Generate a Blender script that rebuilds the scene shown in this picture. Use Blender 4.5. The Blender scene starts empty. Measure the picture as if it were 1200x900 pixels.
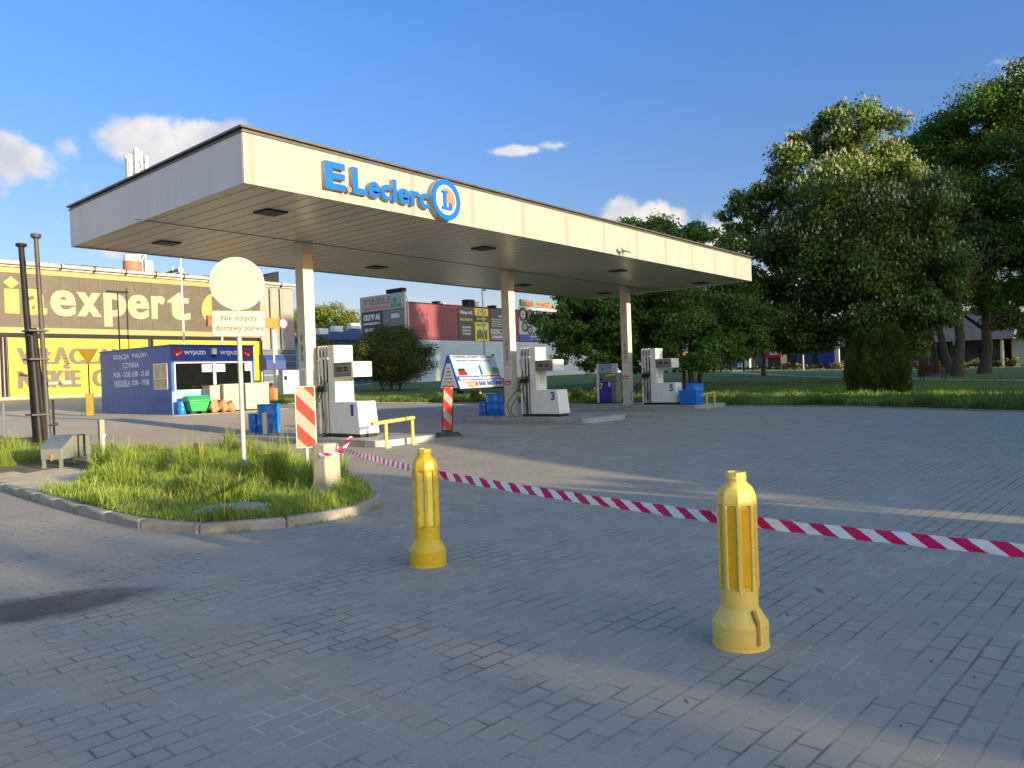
import bpy, bmesh, math, random
import numpy as np
from mathutils import Vector, Matrix
D=bpy.data; SC=bpy.context.scene; COL=SC.collection
R=math.radians; PI=math.pi
rng=np.random.default_rng(7); random.seed(7)

# ------------------------------------------------------------------ camera
yaw,pitch,roll=R(39.0),R(-0.6),R(2.0)
f=Vector((math.cos(yaw)*math.cos(pitch),math.sin(yaw)*math.cos(pitch),math.sin(pitch)))
r=Vector((math.sin(yaw),-math.cos(yaw),0)); u=r.cross(f)
rr=r*math.cos(roll)-u*math.sin(roll); uu=u*math.cos(roll)+r*math.sin(roll)
cam=D.cameras.new('camera'); co=D.objects.new('camera',cam); COL.objects.link(co)
cam.sensor_width=36; cam.lens=895/1200*36; cam.clip_end=6000; cam.clip_start=.05
M=Matrix((rr,uu,-f)).transposed().to_4x4(); M.translation=Vector((0,0,1.6)); co.matrix_world=M
SC.camera=co
# ------------------------------------------------------------------ sun and sky
SUN_T=.158; EL=math.atan(SUN_T)
sd=Vector((.012,-1,SUN_T)).normalized()
sl=D.lights.new('sun','SUN'); sl.energy=4.7; sl.angle=R(.5); sl.color=(1,.81,.50)
so=D.objects.new('sun',sl); COL.objects.link(so); so.rotation_euler=sd.to_track_quat('Z','Y').to_euler()
W=D.worlds.new('World'); SC.world=W; W.use_nodes=True
nt=W.node_tree; N=nt.nodes; L=nt.links; N.clear()
def nd(t,**k):
    n=N.new(t)
    for a,b in k.items(): setattr(n,a,b)
    return n
def mth(op,a,b=None,c=None,clamp=False):
    n=N.new('ShaderNodeMath'); n.operation=op; n.use_clamp=clamp
    for i,v in enumerate((a,b,c)):
        if v is None: continue
        if isinstance(v,(int,float)): n.inputs[i].default_value=v
        else: L.new(v,n.inputs[i])
    return n.outputs[0]
out=nd('ShaderNodeOutputWorld'); bg=nd('ShaderNodeBackground'); bg.inputs[1].default_value=.15
sky=nd('ShaderNodeTexSky'); sky.sky_type='NISHITA'; sky.sun_disc=False; sky.sun_elevation=EL
sky.sun_rotation=math.atan2(sd.x,sd.y); sky.air_density=1.0; sky.dust_density=.25; sky.ozone_density=1.9; sky.altitude=50
hs=nd('ShaderNodeHueSaturation'); hs.inputs['Saturation'].default_value=1.36; hs.inputs['Value'].default_value=1.08
tint=nd('ShaderNodeVectorMath',operation='MULTIPLY'); tint.inputs[1].default_value=(1.13,1.02,1.08); L.new(sky.outputs[0],tint.inputs[0]); gs=nd('ShaderNodeTexCoord'); gz=nd('ShaderNodeSeparateXYZ'); L.new(gs.outputs['Generated'],gz.inputs[0]); gr=nd('ShaderNodeMapRange'); gr.inputs['From Min'].default_value=0; gr.inputs['From Max'].default_value=.42; gr.inputs['To Min'].default_value=.50; gr.inputs['To Max'].default_value=1.12; L.new(gz.outputs[2],gr.inputs['Value']); gsc=nd('ShaderNodeVectorMath',operation='SCALE'); L.new(tint.outputs[0],gsc.inputs[0]); L.new(gr.outputs[0],gsc.inputs['Scale']); L.new(gsc.outputs[0],hs.inputs['Color'])
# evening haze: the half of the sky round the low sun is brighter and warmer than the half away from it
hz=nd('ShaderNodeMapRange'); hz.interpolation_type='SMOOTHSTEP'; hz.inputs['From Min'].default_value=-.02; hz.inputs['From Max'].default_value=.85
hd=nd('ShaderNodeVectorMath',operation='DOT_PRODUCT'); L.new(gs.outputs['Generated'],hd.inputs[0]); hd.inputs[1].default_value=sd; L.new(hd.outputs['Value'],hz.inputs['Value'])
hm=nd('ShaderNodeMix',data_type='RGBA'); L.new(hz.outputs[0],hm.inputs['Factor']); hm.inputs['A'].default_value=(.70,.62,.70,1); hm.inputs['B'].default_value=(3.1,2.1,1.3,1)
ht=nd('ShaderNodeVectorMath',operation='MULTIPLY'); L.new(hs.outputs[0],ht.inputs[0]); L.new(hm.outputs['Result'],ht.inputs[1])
geo=nd('ShaderNodeTexCoord')
dirv=geo.outputs['Generated']
def dotn(v):
    n=nd('ShaderNodeVectorMath',operation='DOT_PRODUCT'); L.new(dirv,n.inputs[0]); n.inputs[1].default_value=v; return n.outputs['Value']
nz=nd('ShaderNodeTexNoise'); nz.inputs['Scale'].default_value=14; nz.inputs['Detail'].default_value=9; nz.inputs['Roughness'].default_value=.6; L.new(dirv,nz.inputs['Vector'])
nz2=nd('ShaderNodeTexNoise'); nz2.inputs['Scale'].default_value=5; nz2.inputs['Detail'].default_value=5; L.new(dirv,nz2.inputs['Vector'])
def azel(az,el): return Vector((math.cos(az)*math.cos(el),math.sin(az)*math.cos(el),math.sin(el)))
# clouds: azimuth, elevation, half width, half height (degrees), density
CL=[(71.5,14.4,3.3,2.1,.62),(67.5,13.2,2.6,.9,.45),(61.5,13.4,3.6,1.7,1.0),(63.8,16.2,2.4,1.7,1.0),(60.0,16.3,3.0,1.7,1.0),(66.0,10.6,3.0,1.3,.8),(56.5,14.6,3.4,1.6,.9),
    (38.9,16.4,1.9,.35,.6),(34.9,16.6,1.2,.3,.3),(30.6,11.2,1.6,1.4,1.),(27.9,10.8,1.9,1.3,1.),(22.8,8.8,2.0,2.0,1.),(20.6,5.0,3.2,2.2,.9),(28,5.5,4.0,1.0,.7),(50.5,15.6,1.3,.6,.5),
    (96,15,5,2.5,1),(110,18,6,3,1),(2,16,4,2,1),(-12,20,6,3,1),(-60,24,9,4,1),(150,14,9,3.5,1),(200,22,8,4,1),(250,12,9,3,1)]
mask=None; vsum=None
for az,el,wa,wb,dn in CL:
    c=azel(R(az),R(el)); a=Vector((-math.sin(R(az)),math.cos(R(az)),0)); b=c.cross(a)*-1
    if b.z<0: b=-b
    uu_=mth('DIVIDE',dotn(a),math.sin(R(wa))); dv=mth('SUBTRACT',dotn(b),0.0); vv_=mth('DIVIDE',dv,math.sin(R(wb)))
    rad=mth('SQRT',mth('ADD',mth('MULTIPLY',uu_,uu_),mth('MULTIPLY',vv_,vv_)))
    front=mth('GREATER_THAN',dotn(c),.5)
    m=mth('MULTIPLY',mth('MULTIPLY',mth('SUBTRACT',1.5,rad,clamp=False),dn),front)
    m=mth('MAXIMUM',m,0.0)
    mask=m if mask is None else mth('MAXIMUM',mask,m)
e=mth('ADD',mask,mth('MULTIPLY',mth('SUBTRACT',nz.outputs['Fac'],.5),2.3))
e=mth('ADD',e,mth('MULTIPLY',mth('SUBTRACT',nz2.outputs['Fac'],.5),1.2))
mr=nd('ShaderNodeMapRange'); mr.interpolation_type='SMOOTHSTEP'; mr.inputs['From Min'].default_value=.22; mr.inputs['From Max'].default_value=.70; L.new(e,mr.inputs['Value'])
fac=mth('MULTIPLY',mr.outputs[0],mth('GREATER_THAN',mask,.001))
fac=mth('MULTIPLY',fac,.9)
ccol=nd('ShaderNodeMix',data_type='RGBA'); ccol.inputs['A'].default_value=(1.9,1.95,2.15,1); ccol.inputs['B'].default_value=(3.1,2.85,2.55,1)
nz3=nd('ShaderNodeTexNoise'); nz3.inputs['Scale'].default_value=16; nz3.inputs['Detail'].default_value=5
mp=nd('ShaderNodeMapping'); mp.inputs['Location'].default_value=(.02,.02,-.03); L.new(dirv,mp.inputs[0]); L.new(mp.outputs[0],nz3.inputs['Vector'])
sh=nd('ShaderNodeMapRange'); sh.inputs['From Min'].default_value=.35; sh.inputs['From Max'].default_value=.65; L.new(nz3.outputs['Fac'],sh.inputs['Value'])
L.new(sh.outputs[0],ccol.inputs['Factor'])
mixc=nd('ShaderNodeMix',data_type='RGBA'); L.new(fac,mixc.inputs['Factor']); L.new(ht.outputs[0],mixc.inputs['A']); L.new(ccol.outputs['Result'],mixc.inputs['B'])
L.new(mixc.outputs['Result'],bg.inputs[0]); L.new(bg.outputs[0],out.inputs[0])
SC.view_settings.view_transform='Standard'; SC.view_settings.look='None'; SC.view_settings.gamma=1; SC.view_settings.exposure=1.2
SC.view_settings.use_curve_mapping=False

# ------------------------------------------------------------------ terrain
def smooth(a,b,x):
    t=min(1,max(0,(x-a)/(b-a))); return t*t*(3-2*t)
def tz(x,y):
    a=float(np.interp(y,[18,29,37,47.7,55,70],[0,.5,.55,.95,1.18,1.3])); b=.022*(min(max(y,18),70)-18)
    w=smooth(20,32,x); return a*(1-w)+b*w+.0075*max(0,min(x,150)-35)

# ------------------------------------------------------------------ materials
def mat(name,col,rough=.6,metal=0.,var=.12,vscale=3.,dirt=0.,dirtcol=(.09,.075,.055),bump=0.,bscale=60.,spec=.5,stretch=None,coat=0.):
    m=D.materials.new(name); m.use_nodes=True; t=m.node_tree; n=t.nodes; l=t.links
    p=n['Principled BSDF']; p.inputs['Roughness'].default_value=rough; p.inputs['Metallic'].default_value=metal
    p.inputs['Specular IOR Level'].default_value=spec; p.inputs['Coat Weight'].default_value=coat
    tc=n.new('ShaderNodeTexCoord'); v=tc.outputs['Object']
    if stretch:
        mpn=n.new('ShaderNodeMapping'); mpn.inputs['Scale'].default_value=stretch; l.new(v,mpn.inputs[0]); v=mpn.outputs[0]
    no=n.new('ShaderNodeTexNoise'); no.inputs['Scale'].default_value=vscale; no.inputs['Detail'].default_value=6; no.inputs['Roughness'].default_value=.65; l.new(v,no.inputs['Vector'])
    r1=n.new('ShaderNodeMapRange'); r1.inputs['From Min'].default_value=.3; r1.inputs['From Max'].default_value=.7; r1.inputs['To Min'].default_value=1-var; r1.inputs['To Max'].default_value=1+var; l.new(no.outputs['Fac'],r1.inputs['Value'])
    mx=n.new('ShaderNodeVectorMath'); mx.operation='SCALE'; mx.inputs[0].default_value=col; l.new(r1.outputs[0],mx.inputs['Scale'])
    c=mx.outputs[0]
    if dirt>0:
        n2=n.new('ShaderNodeTexNoise'); n2.inputs['Scale'].default_value=vscale*2.3; n2.inputs['Detail'].default_value=8; n2.inputs['Roughness'].default_value=.75; l.new(v,n2.inputs['Vector'])
        r2=n.new('ShaderNodeMapRange'); r2.inputs['From Min'].default_value=.52; r2.inputs['From Max'].default_value=.75; r2.inputs['To Max'].default_value=dirt; l.new(n2.outputs['Fac'],r2.inputs['Value'])
        mm=n.new('ShaderNodeMix'); mm.data_type='RGBA'; l.new(r2.outputs[0],mm.inputs['Factor']); l.new(c,mm.inputs['A']); mm.inputs['B'].default_value=(*dirtcol,1); c=mm.outputs['Result']
    l.new(c,p.inputs['Base Color'])
    if bump>0:
        n3=n.new('ShaderNodeTexNoise'); n3.inputs['Scale'].default_value=bscale; n3.inputs['Detail'].default_value=4; l.new(v,n3.inputs['Vector'])
        b=n.new('ShaderNodeBump'); b.inputs['Strength'].default_value=bump; b.inputs['Distance'].default_value=.01; l.new(n3.outputs['Fac'],b.inputs['Height']); l.new(b.outputs[0],p.inputs['Normal'])
    return m
def ribbed(m,axis,period,strength=.6,dist=.02,profile='SIN',dark=0.):
    """adds vertical rib relief (and thin seams) to a material along one object axis"""
    t=m.node_tree; n=t.nodes; l=t.links; p=n['Principled BSDF']
    tc=n.new('ShaderNodeTexCoord'); s=n.new('ShaderNodeSeparateXYZ'); l.new(tc.outputs['Object'],s.inputs[0])
    a=n.new('ShaderNodeMath'); a.operation='DIVIDE'; l.new(s.outputs['XYZ'.index(axis)],a.inputs[0]); a.inputs[1].default_value=period
    fr=n.new('ShaderNodeMath'); fr.operation='FRACT'; l.new(a.outputs[0],fr.inputs[0])
    sb=n.new('ShaderNodeMath'); sb.operation='SUBTRACT'; l.new(fr.outputs[0],sb.inputs[0]); sb.inputs[1].default_value=.5
    ab=n.new('ShaderNodeMath'); ab.operation='ABSOLUTE'; l.new(sb.outputs[0],ab.inputs[0])
    rm=n.new('ShaderNodeMapRange'); l.new(ab.outputs[0],rm.inputs['Value'])
    if profile=='SEAM': rm.inputs['From Min'].default_value=.44; rm.inputs['From Max'].default_value=.49
    else: rm.inputs['From Min'].default_value=.1; rm.inputs['From Max'].default_value=.4
    b=n.new('ShaderNodeBump'); b.invert=True; b.inputs['Strength'].default_value=strength; b.inputs['Distance'].default_value=dist; l.new(rm.outputs[0],b.inputs['Height'])
    l.new(b.outputs[0],p.inputs['Normal'])
    if dark>0:
        src=p.inputs['Base Color'].links[0].from_socket
        mm=n.new('ShaderNodeMix'); mm.data_type='RGBA'; mu=n.new('ShaderNodeMath'); mu.operation='MULTIPLY'; mu.inputs[1].default_value=dark; l.new(rm.outputs[0],mu.inputs[0])
        l.new(mu.outputs[0],mm.inputs['Factor']); l.new(src,mm.inputs['A']); mm.inputs['B'].default_value=(.03,.028,.025,1); l.new(mm.outputs['Result'],p.inputs['Base Color'])
    return m
def leafmat(name,c1,c2,trans=.35,c3=None):
    m=D.materials.new(name); m.use_nodes=True; t=m.node_tree; n=t.nodes; l=t.links; p=n['Principled BSDF']
    g=n.new('ShaderNodeNewGeometry'); cr=n.new('ShaderNodeValToRGB'); l.new(g.outputs['Random Per Island'],cr.inputs[0])
    cr.color_ramp.elements[0].color=(*c1,1); cr.color_ramp.elements[1].color=(*c2,1)
    if c3: e=cr.color_ramp.elements.new(.93); e.color=(*c2,1); cr.color_ramp.elements[2].color=(*c3,1)
    tc=n.new('ShaderNodeTexCoord'); no=n.new('ShaderNodeTexNoise'); no.inputs['Scale'].default_value=.55; no.inputs['Detail'].default_value=3; l.new(tc.outputs['Object'],no.inputs['Vector'])
    r1=n.new('ShaderNodeMapRange'); r1.inputs['From Min'].default_value=.35; r1.inputs['From Max'].default_value=.65; r1.inputs['To Min'].default_value=.7; r1.inputs['To Max'].default_value=1.3; l.new(no.outputs['Fac'],r1.inputs['Value'])
    mx=n.new('ShaderNodeVectorMath'); mx.operation='SCALE'; l.new(cr.outputs[0],mx.inputs[0]); l.new(r1.outputs[0],mx.inputs['Scale'])
    l.new(mx.outputs[0],p.inputs['Base Color']); p.inputs['Roughness'].default_value=.55; p.inputs['Specular IOR Level'].default_value=.3
    tr=n.new('ShaderNodeBsdfTranslucent'); l.new(mx.outputs[0],tr.inputs[0]); ms=n.new('ShaderNodeMixShader'); ms.inputs[0].default_value=trans
    o=n['Material Output']; l.new(p.outputs[0],ms.inputs[1]); l.new(tr.outputs[0],ms.inputs[2]); l.new(ms.outputs[0],o.inputs[0])
    return m
MT={}
def mm(k,*a,**kw): MT[k]=mat(k,*a,**kw); return MT[k]
mm('white_paint',(.52,.50,.45),.45,var=.05,dirt=.25,dirtcol=(.35,.31,.24),vscale=2.2)
mm('dispenser_white',(.76,.75,.71),.35,var=.04,dirt=.35,dirtcol=(.32,.28,.22),vscale=3,stretch=(1,1,.35))
mm('fascia_white',(.275,.268,.255),.5,var=.06,dirt=.3,dirtcol=(.4,.35,.27),vscale=1.5,stretch=(1,1,.2)); ribbed(MT['fascia_white'],'X',2.06,.5,.01,'SEAM',.25)  # white darkened to offset the direct sun; the shaded end fascia stays lighter
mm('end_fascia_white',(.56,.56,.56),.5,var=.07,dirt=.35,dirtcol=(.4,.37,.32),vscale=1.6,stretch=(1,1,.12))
mm('soffit_panel',(.56,.48,.37),.35,var=.07,dirt=.2,dirtcol=(.25,.2,.14),vscale=.9,stretch=(1,.2,1)); ribbed(MT['soffit_panel'],'X',.42,1.,.03,'SEAM',.72)
mm('flashing_metal',(.12,.115,.11),.4,metal=.6,var=.2)
mm('black_rubber',(.012,.012,.013),.5,var=.2)
mm('black_plastic',(.012,.012,.014),.5,spec=.25,var=.2)
mm('dark_metal',(.010,.012,.016),.6,spec=.2,metal=.0,var=.3,dirt=.2,dirtcol=(.04,.03,.02))
mm('steel',(.055,.056,.06),.5,spec=.3,metal=.1,var=.15,dirt=.3,dirtcol=(.2,.15,.1))
mm('galvanised',(.42,.42,.40),.5,metal=.2,var=.12,vscale=8,dirt=.25,dirtcol=(.25,.22,.18))
mm('cabinet_grey',(.16,.175,.17),.45,var=.08,dirt=.3,dirtcol=(.2,.17,.12))
mm('concrete',(.36,.33,.28),.9,var=.2,vscale=5,dirt=.5,dirtcol=(.16,.14,.11),bump=.6,bscale=90)
mm('kerb_concrete',(.30,.275,.235),.9,var=.25,vscale=3,dirt=.55,dirtcol=(.13,.12,.09),bump=.7,bscale=70)
mm('pebble_concrete',(.40,.35,.28),.9,var=.45,vscale=70,dirt=.4,dirtcol=(.2,.17,.13),bump=1.,bscale=130)
mm('island_concrete',(.33,.31,.28),.75,var=.2,vscale=2,dirt=.65,dirtcol=(.05,.045,.04),bump=.3)
mm('barrel_blue',(.005,.16,.62),.35,var=.12,dirt=.15,dirtcol=(.01,.06,.2))
mm('logo_blue',(.0,.095,.42),.3,var=.05,dirt=.12,dirtcol=(.02,.12,.4))
mm('logo_white',(.42,.42,.40),.35,var=.03)
mm('logo_pink',(.50,.15,.10),.4,var=.05)
mm('logo_side',(.35,.37,.38),.5,var=.05)
mm('number_blue',(.01,.05,.30),.5,var=.05)
mm('navy_panel',(.012,.015,.26),.3,var=.1,dirt=.1)
mm('red_paint',(.42,.02,.015),.4,var=.08,dirt=.12,dirtcol=(.3,.1,.07))
mm('sign_red',(.45,.012,.02),.4,var=.06)
mm('orange_paint',(.75,.16,.03),.45,var=.1,dirt=.2,dirtcol=(.3,.12,.05))
mm('rusty_red',(.30,.07,.035),.7,var=.25,dirt=.4)
mm('yellow_metal',(.62,.46,.10),.5,var=.1,dirt=.35,dirtcol=(.35,.25,.12),vscale=6)
mm('yellow_plastic',(.80,.58,.12),.45,var=.07,vscale=7,dirt=.6,dirtcol=(.45,.33,.12),bump=.1,bscale=30)
mm('mustard_plastic',(.66,.46,.02),.35,var=.11,vscale=8,dirt=.6,dirtcol=(.36,.24,.05),bump=.1,bscale=30)
mm('amber_reflector',(.75,.42,.005),.25,var=.06,vscale=20,dirt=.12,dirtcol=(.4,.22,.03),coat=.3)
mm('lime_reflector',(.80,.68,.13),.3,var=.05,vscale=20)
mm('sign_cream',(.22,.215,.175),.4,var=.05,vscale=2,dirt=.15,dirtcol=(.5,.45,.3))
mm('plate_white',(.26,.255,.23),.4,var=.04,dirt=.1,dirtcol=(.4,.35,.25))
mm('sign_back',(.3,.3,.3),.5)
mm('ink_black',(.02,.02,.02),.5,var=.05)
mm('kiosk_blue_side',(.008,.11,.40),.45,var=.1,dirt=.2,dirtcol=(.02,.09,.28),vscale=2,stretch=(1,1,.4)); ribbed(MT['kiosk_blue_side'],'Y',.52,.6,.015,'SEAM',.3)
mm('kiosk_blue',(.01,.07,.36),.45,var=.1,dirt=.15,dirtcol=(.06,.08,.2),vscale=2); ribbed(MT['kiosk_blue'],'X',.47,.5,.012,'SEAM',.25)
mm('kiosk_fascia_blue',(.02,.05,.30),.4,var=.08)
mm('kiosk_pale_blue',(.16,.30,.62),.5,var=.08)  # kiosk blue lightened as if sunlit below the canopy shadow
mm('dark_glass',(.006,.007,.008),.06,var=.3,spec=.8)
mm('lit_glass',(.35,.34,.27),.25,var=.35,vscale=3)
mm('paper',(.75,.74,.72),.7,var=.05)
mm('kiosk_letter',(.75,.77,.80),.6,var=.1)
mm('bin_green',(.03,.33,.10),.4,var=.1)
mm('sack_orange',(.40,.19,.10),.6,var=.3,vscale=12,bump=.5,bscale=25)
mm('locker_white',(.38,.37,.32),.5,var=.06,dirt=.25,dirtcol=(.35,.3,.2))
mm('banner_brown',(.060,.050,.042),.6,var=.07,vscale=.7,dirt=.25,dirtcol=(.28,.23,.17)); ribbed(MT['banner_brown'],'X',1.22,.35,.02,'SEAM',.2)
mm('banner_gold',(.31,.225,.10),.6,var=.05,vscale=.8)
mm('banner_yellow',(.45,.355,.012),.5,var=.04,vscale=.8)
mm('banner_letter_gold',(.34,.24,.07),.6,var=.05); mm('banner_letter_cream',(.31,.26,.18),.6,var=.05); mm('banner_letter_brown',(.10,.078,.055),.6,var=.06)
mm('cladding_cream',(.22,.225,.225),.5,var=.06,dirt=.15); ribbed(MT['cladding_cream'],'X',1.05,.6,.03,'SEAM',.5)
mm('cladding_grey_blue',(.07,.10,.15),.5,var=.1); ribbed(MT['cladding_grey_blue'],'Z',.62,.6,.03,'SEAM',-0.)
mm('wall_plaster',(.34,.31,.25),.85,var=.15,dirt=.4)
mm('brick_red_cladding',(.17,.038,.058),.55,var=.08,vscale=.6); ribbed(MT['brick_red_cladding'],'X',.5,.4,.02)
mm('wall_pale_grey',(.44,.49,.55),.6,var=.06,vscale=.5,dirt=.1,dirtcol=(.3,.32,.35)); ribbed(MT['wall_pale_grey'],'Z',1.1,.4,.02,'SEAM',.15)
mm('poster_dark',(.05,.05,.055),.5,var=.15); mm('poster_yellow',(.62,.58,.05),.5,var=.08); mm('poster_white',(.36,.39,.43),.5,var=.08,vscale=1.5)
mm('poster_blue',(.02,.06,.32),.5,var=.08); mm('poster_green',(.03,.22,.17),.5,var=.1); mm('poster_grey',(.2,.2,.2),.5,var=.1); mm('poster_sky',(.26,.38,.48),.5,var=.1)
mm('bark',(.085,.065,.048),.9,var=.35,vscale=9,bump=.9,bscale=22,stretch=(1,1,.25))
mm('dark_roof',(.07,.072,.08),.8,var=.2,vscale=1.2); mm('dark_plank',(.035,.03,.03),.8,var=.25,vscale=2); mm('roof_blue',(.03,.05,.16),.5,var=.1)
mm('bench_wood',(.10,.035,.025),.6,var=.25,vscale=8)
mm('pale_house',(.45,.52,.55),.7,var=.08); mm('tape_red',(.60,.0,.10),.35,var=.05); mm('sandbag_grey',(.05,.055,.06),.85,var=.25,vscale=10,bump=.6,bscale=30)
mm('stump_wood',(.16,.07,.04),.85,var=.35,vscale=12,bump=.6); mm('nozzle_green',(.0,.30,.14),.4,var=.1); mm('nozzle_red',(.55,.10,.05),.4,var=.1)
mm('display_grey',(.12,.12,.12),.3,var=.15); mm('lcd_grey',(.22,.23,.22),.2,var=.15); mm('post_wood',(.30,.27,.20),.85,var=.25,vscale=12,bump=.4)
mm('sand_apron',(.60,.47,.31),.95,var=.25,vscale=2.5,dirt=.35,dirtcol=(.32,.25,.17),bump=.3,bscale=60)
mm('manhole_concrete',(.30,.29,.26),.9,var=.25,vscale=5,dirt=.5,dirtcol=(.15,.14,.1),bump=.5)
mm('blue_awning',(.02,.05,.22),.5,var=.1); mm('locker_pale_blue',(.26,.36,.50),.5,var=.1)
mm('roller_terracotta',(.35,.14,.09),.7,var=.2)
mm('white_metal',(.70,.70,.66),.4,var=.06,dirt=.12)

# ------------------------------------------------------------------ mesh builder
class MB:
    def __init__(s): s.v=[]; s.f=[]; s.m=[]; s.sharp=35
    def add(s,vs,fs,m=0):
        o=len(s.v); s.v+= [tuple(v) for v in vs]; s.f+=[[i+o for i in q] for q in fs]; s.m+=[m]*len(fs); return s
    def box(s,x0,x1,y0,y1,z0,z1,m=0):
        return s.add([(x,y,z) for x in(x0,x1) for y in(y0,y1) for z in(z0,z1)],[(0,1,3,2),(4,6,7,5),(0,4,5,1),(2,3,7,6),(0,2,6,4),(1,5,7,3)],m)
    def obox(s,c,size,M,m=0):
        a=[Vector(c)+M@Vector((x*size[0]/2,y*size[1]/2,z*size[2]/2)) for x in(-1,1) for y in(-1,1) for z in(-1,1)]
        return s.add(a,[(0,1,3,2),(4,6,7,5),(0,4,5,1),(2,3,7,6),(0,2,6,4),(1,5,7,3)],m)
    def hexa(s,b,t,m=0):   # bottom quad, top quad (ccw)
        return s.add(list(b)+list(t),[(3,2,1,0),(4,5,6,7),(0,1,5,4),(1,2,6,5),(2,3,7,6),(3,0,4,7)],m)
    def tube(s,pts,rad,n=12,m=0,caps=True):
        pts=[Vector(p) for p in pts]; k=len(pts)
        rad=rad if hasattr(rad,'__len__') else [rad]*k
        o=[]; up=Vector((0,0,1)); prev=None
        for i,p in enumerate(pts):
            t=(pts[min(i+1,k-1)]-pts[max(i-1,0)]).normalized()
            if prev is None:
                a=t.orthogonal().normalized()
            else:
                a=(prev-t*prev.dot(t)); a=a.normalized() if a.length>1e-6 else t.orthogonal().normalized()
            prev=a; b=t.cross(a)
            for j in range(n):
                q=2*PI*j/n; o.append(p+(a*math.cos(q)+b*math.sin(q))*rad[i])
        fs=[(i*n+j,i*n+(j+1)%n,(i+1)*n+(j+1)%n,(i+1)*n+j) for i in range(k-1) for j in range(n)]
        if caps: fs+=[tuple(range(n))[::-1],tuple((k-1)*n+j for j in range(n))]
        return s.add(o,fs,m)
    def lathe(s,prof,n=24,m=0,c=(0,0,0),rot=0.,sx=1,sy=1,caps=True):
        o=[(c[0]+r_*math.cos(rot+2*PI*j/n)*sx,c[1]+r_*math.sin(rot+2*PI*j/n)*sy,c[2]+z) for r_,z in prof for j in range(n)]
        k=len(prof); fs=[(i*n+j,i*n+(j+1)%n,(i+1)*n+(j+1)%n,(i+1)*n+j) for i in range(k-1) for j in range(n)]
        if caps: fs+=[tuple(range(n))[::-1],tuple((k-1)*n+j for j in range(n))]
        return s.add(o,fs,m)
    def prism(s,poly,fn,d0,d1,m=0):   # poly 2d, fn(u,v,w)->xyz
        k=len(poly); a=[fn(p[0],p[1],d0) for p in poly]+[fn(p[0],p[1],d1) for p in poly]
        return s.add(a,[tuple(range(k))[::-1],tuple(range(k,2*k))]+[(i,(i+1)%k,k+(i+1)%k,k+i) for i in range(k)],m)
    def build(s,name,mats,parent=None,bevel=0.,loc=None,rz=0.,seg=2):
        me=D.meshes.new(name); me.from_pydata(s.v,[],s.f)
        for x in (mats if isinstance(mats,(list,tuple)) else [mats]): me.materials.append(MT[x] if isinstance(x,str) else x)
        me.polygons.foreach_set('material_index',s.m)
        b=bmesh.new(); b.from_mesh(me); bmesh.ops.recalc_face_normals(b,faces=b.faces); b.to_mesh(me); b.free()
        me.polygons.foreach_set('use_smooth',[True]*len(me.polygons)); me.set_sharp_from_angle(angle=R(s.sharp)); me.update()
        o=D.objects.new(name,me); COL.objects.link(o)
        if parent: o.parent=parent
        if loc: o.location=loc
        o.rotation_euler.z=rz
        if bevel:
            bv=o.modifiers.new('bevel','BEVEL'); bv.width=bevel; bv.segments=seg; bv.limit_method='ANGLE'; bv.angle_limit=R(40)
        return o
def tag(o,label,cat,group=None):
    o['label']=label; o['category']=cat
    if group: o['group']=group
    return o
def thing(name,label,cat,loc=(0,0,0),rz=0.,group=None):
    o=D.objects.new(name,None); COL.objects.link(o); o.location=loc; o.rotation_euler.z=rz; o.empty_display_size=.3
    return tag(o,label,cat,group)
def struct(o,kind='structure'): o['kind']=kind; return o
def kids(o): return [c for c in D.objects if c.parent==o]
def dup(root,loc,label,rz=None,skip=(),scale=None):
    r_=root.copy(); COL.objects.link(r_); r_.location=loc; r_['label']=label
    if rz is not None: r_.rotation_euler.z=rz
    if scale: r_.scale=scale
    for ch in kids(root):
        if ch.name.split('.')[0] in skip: continue
        c=ch.copy(); COL.objects.link(c); c.parent=r_
        for g in kids(ch):
            d=g.copy(); COL.objects.link(d); d.parent=c
    return r_
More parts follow.
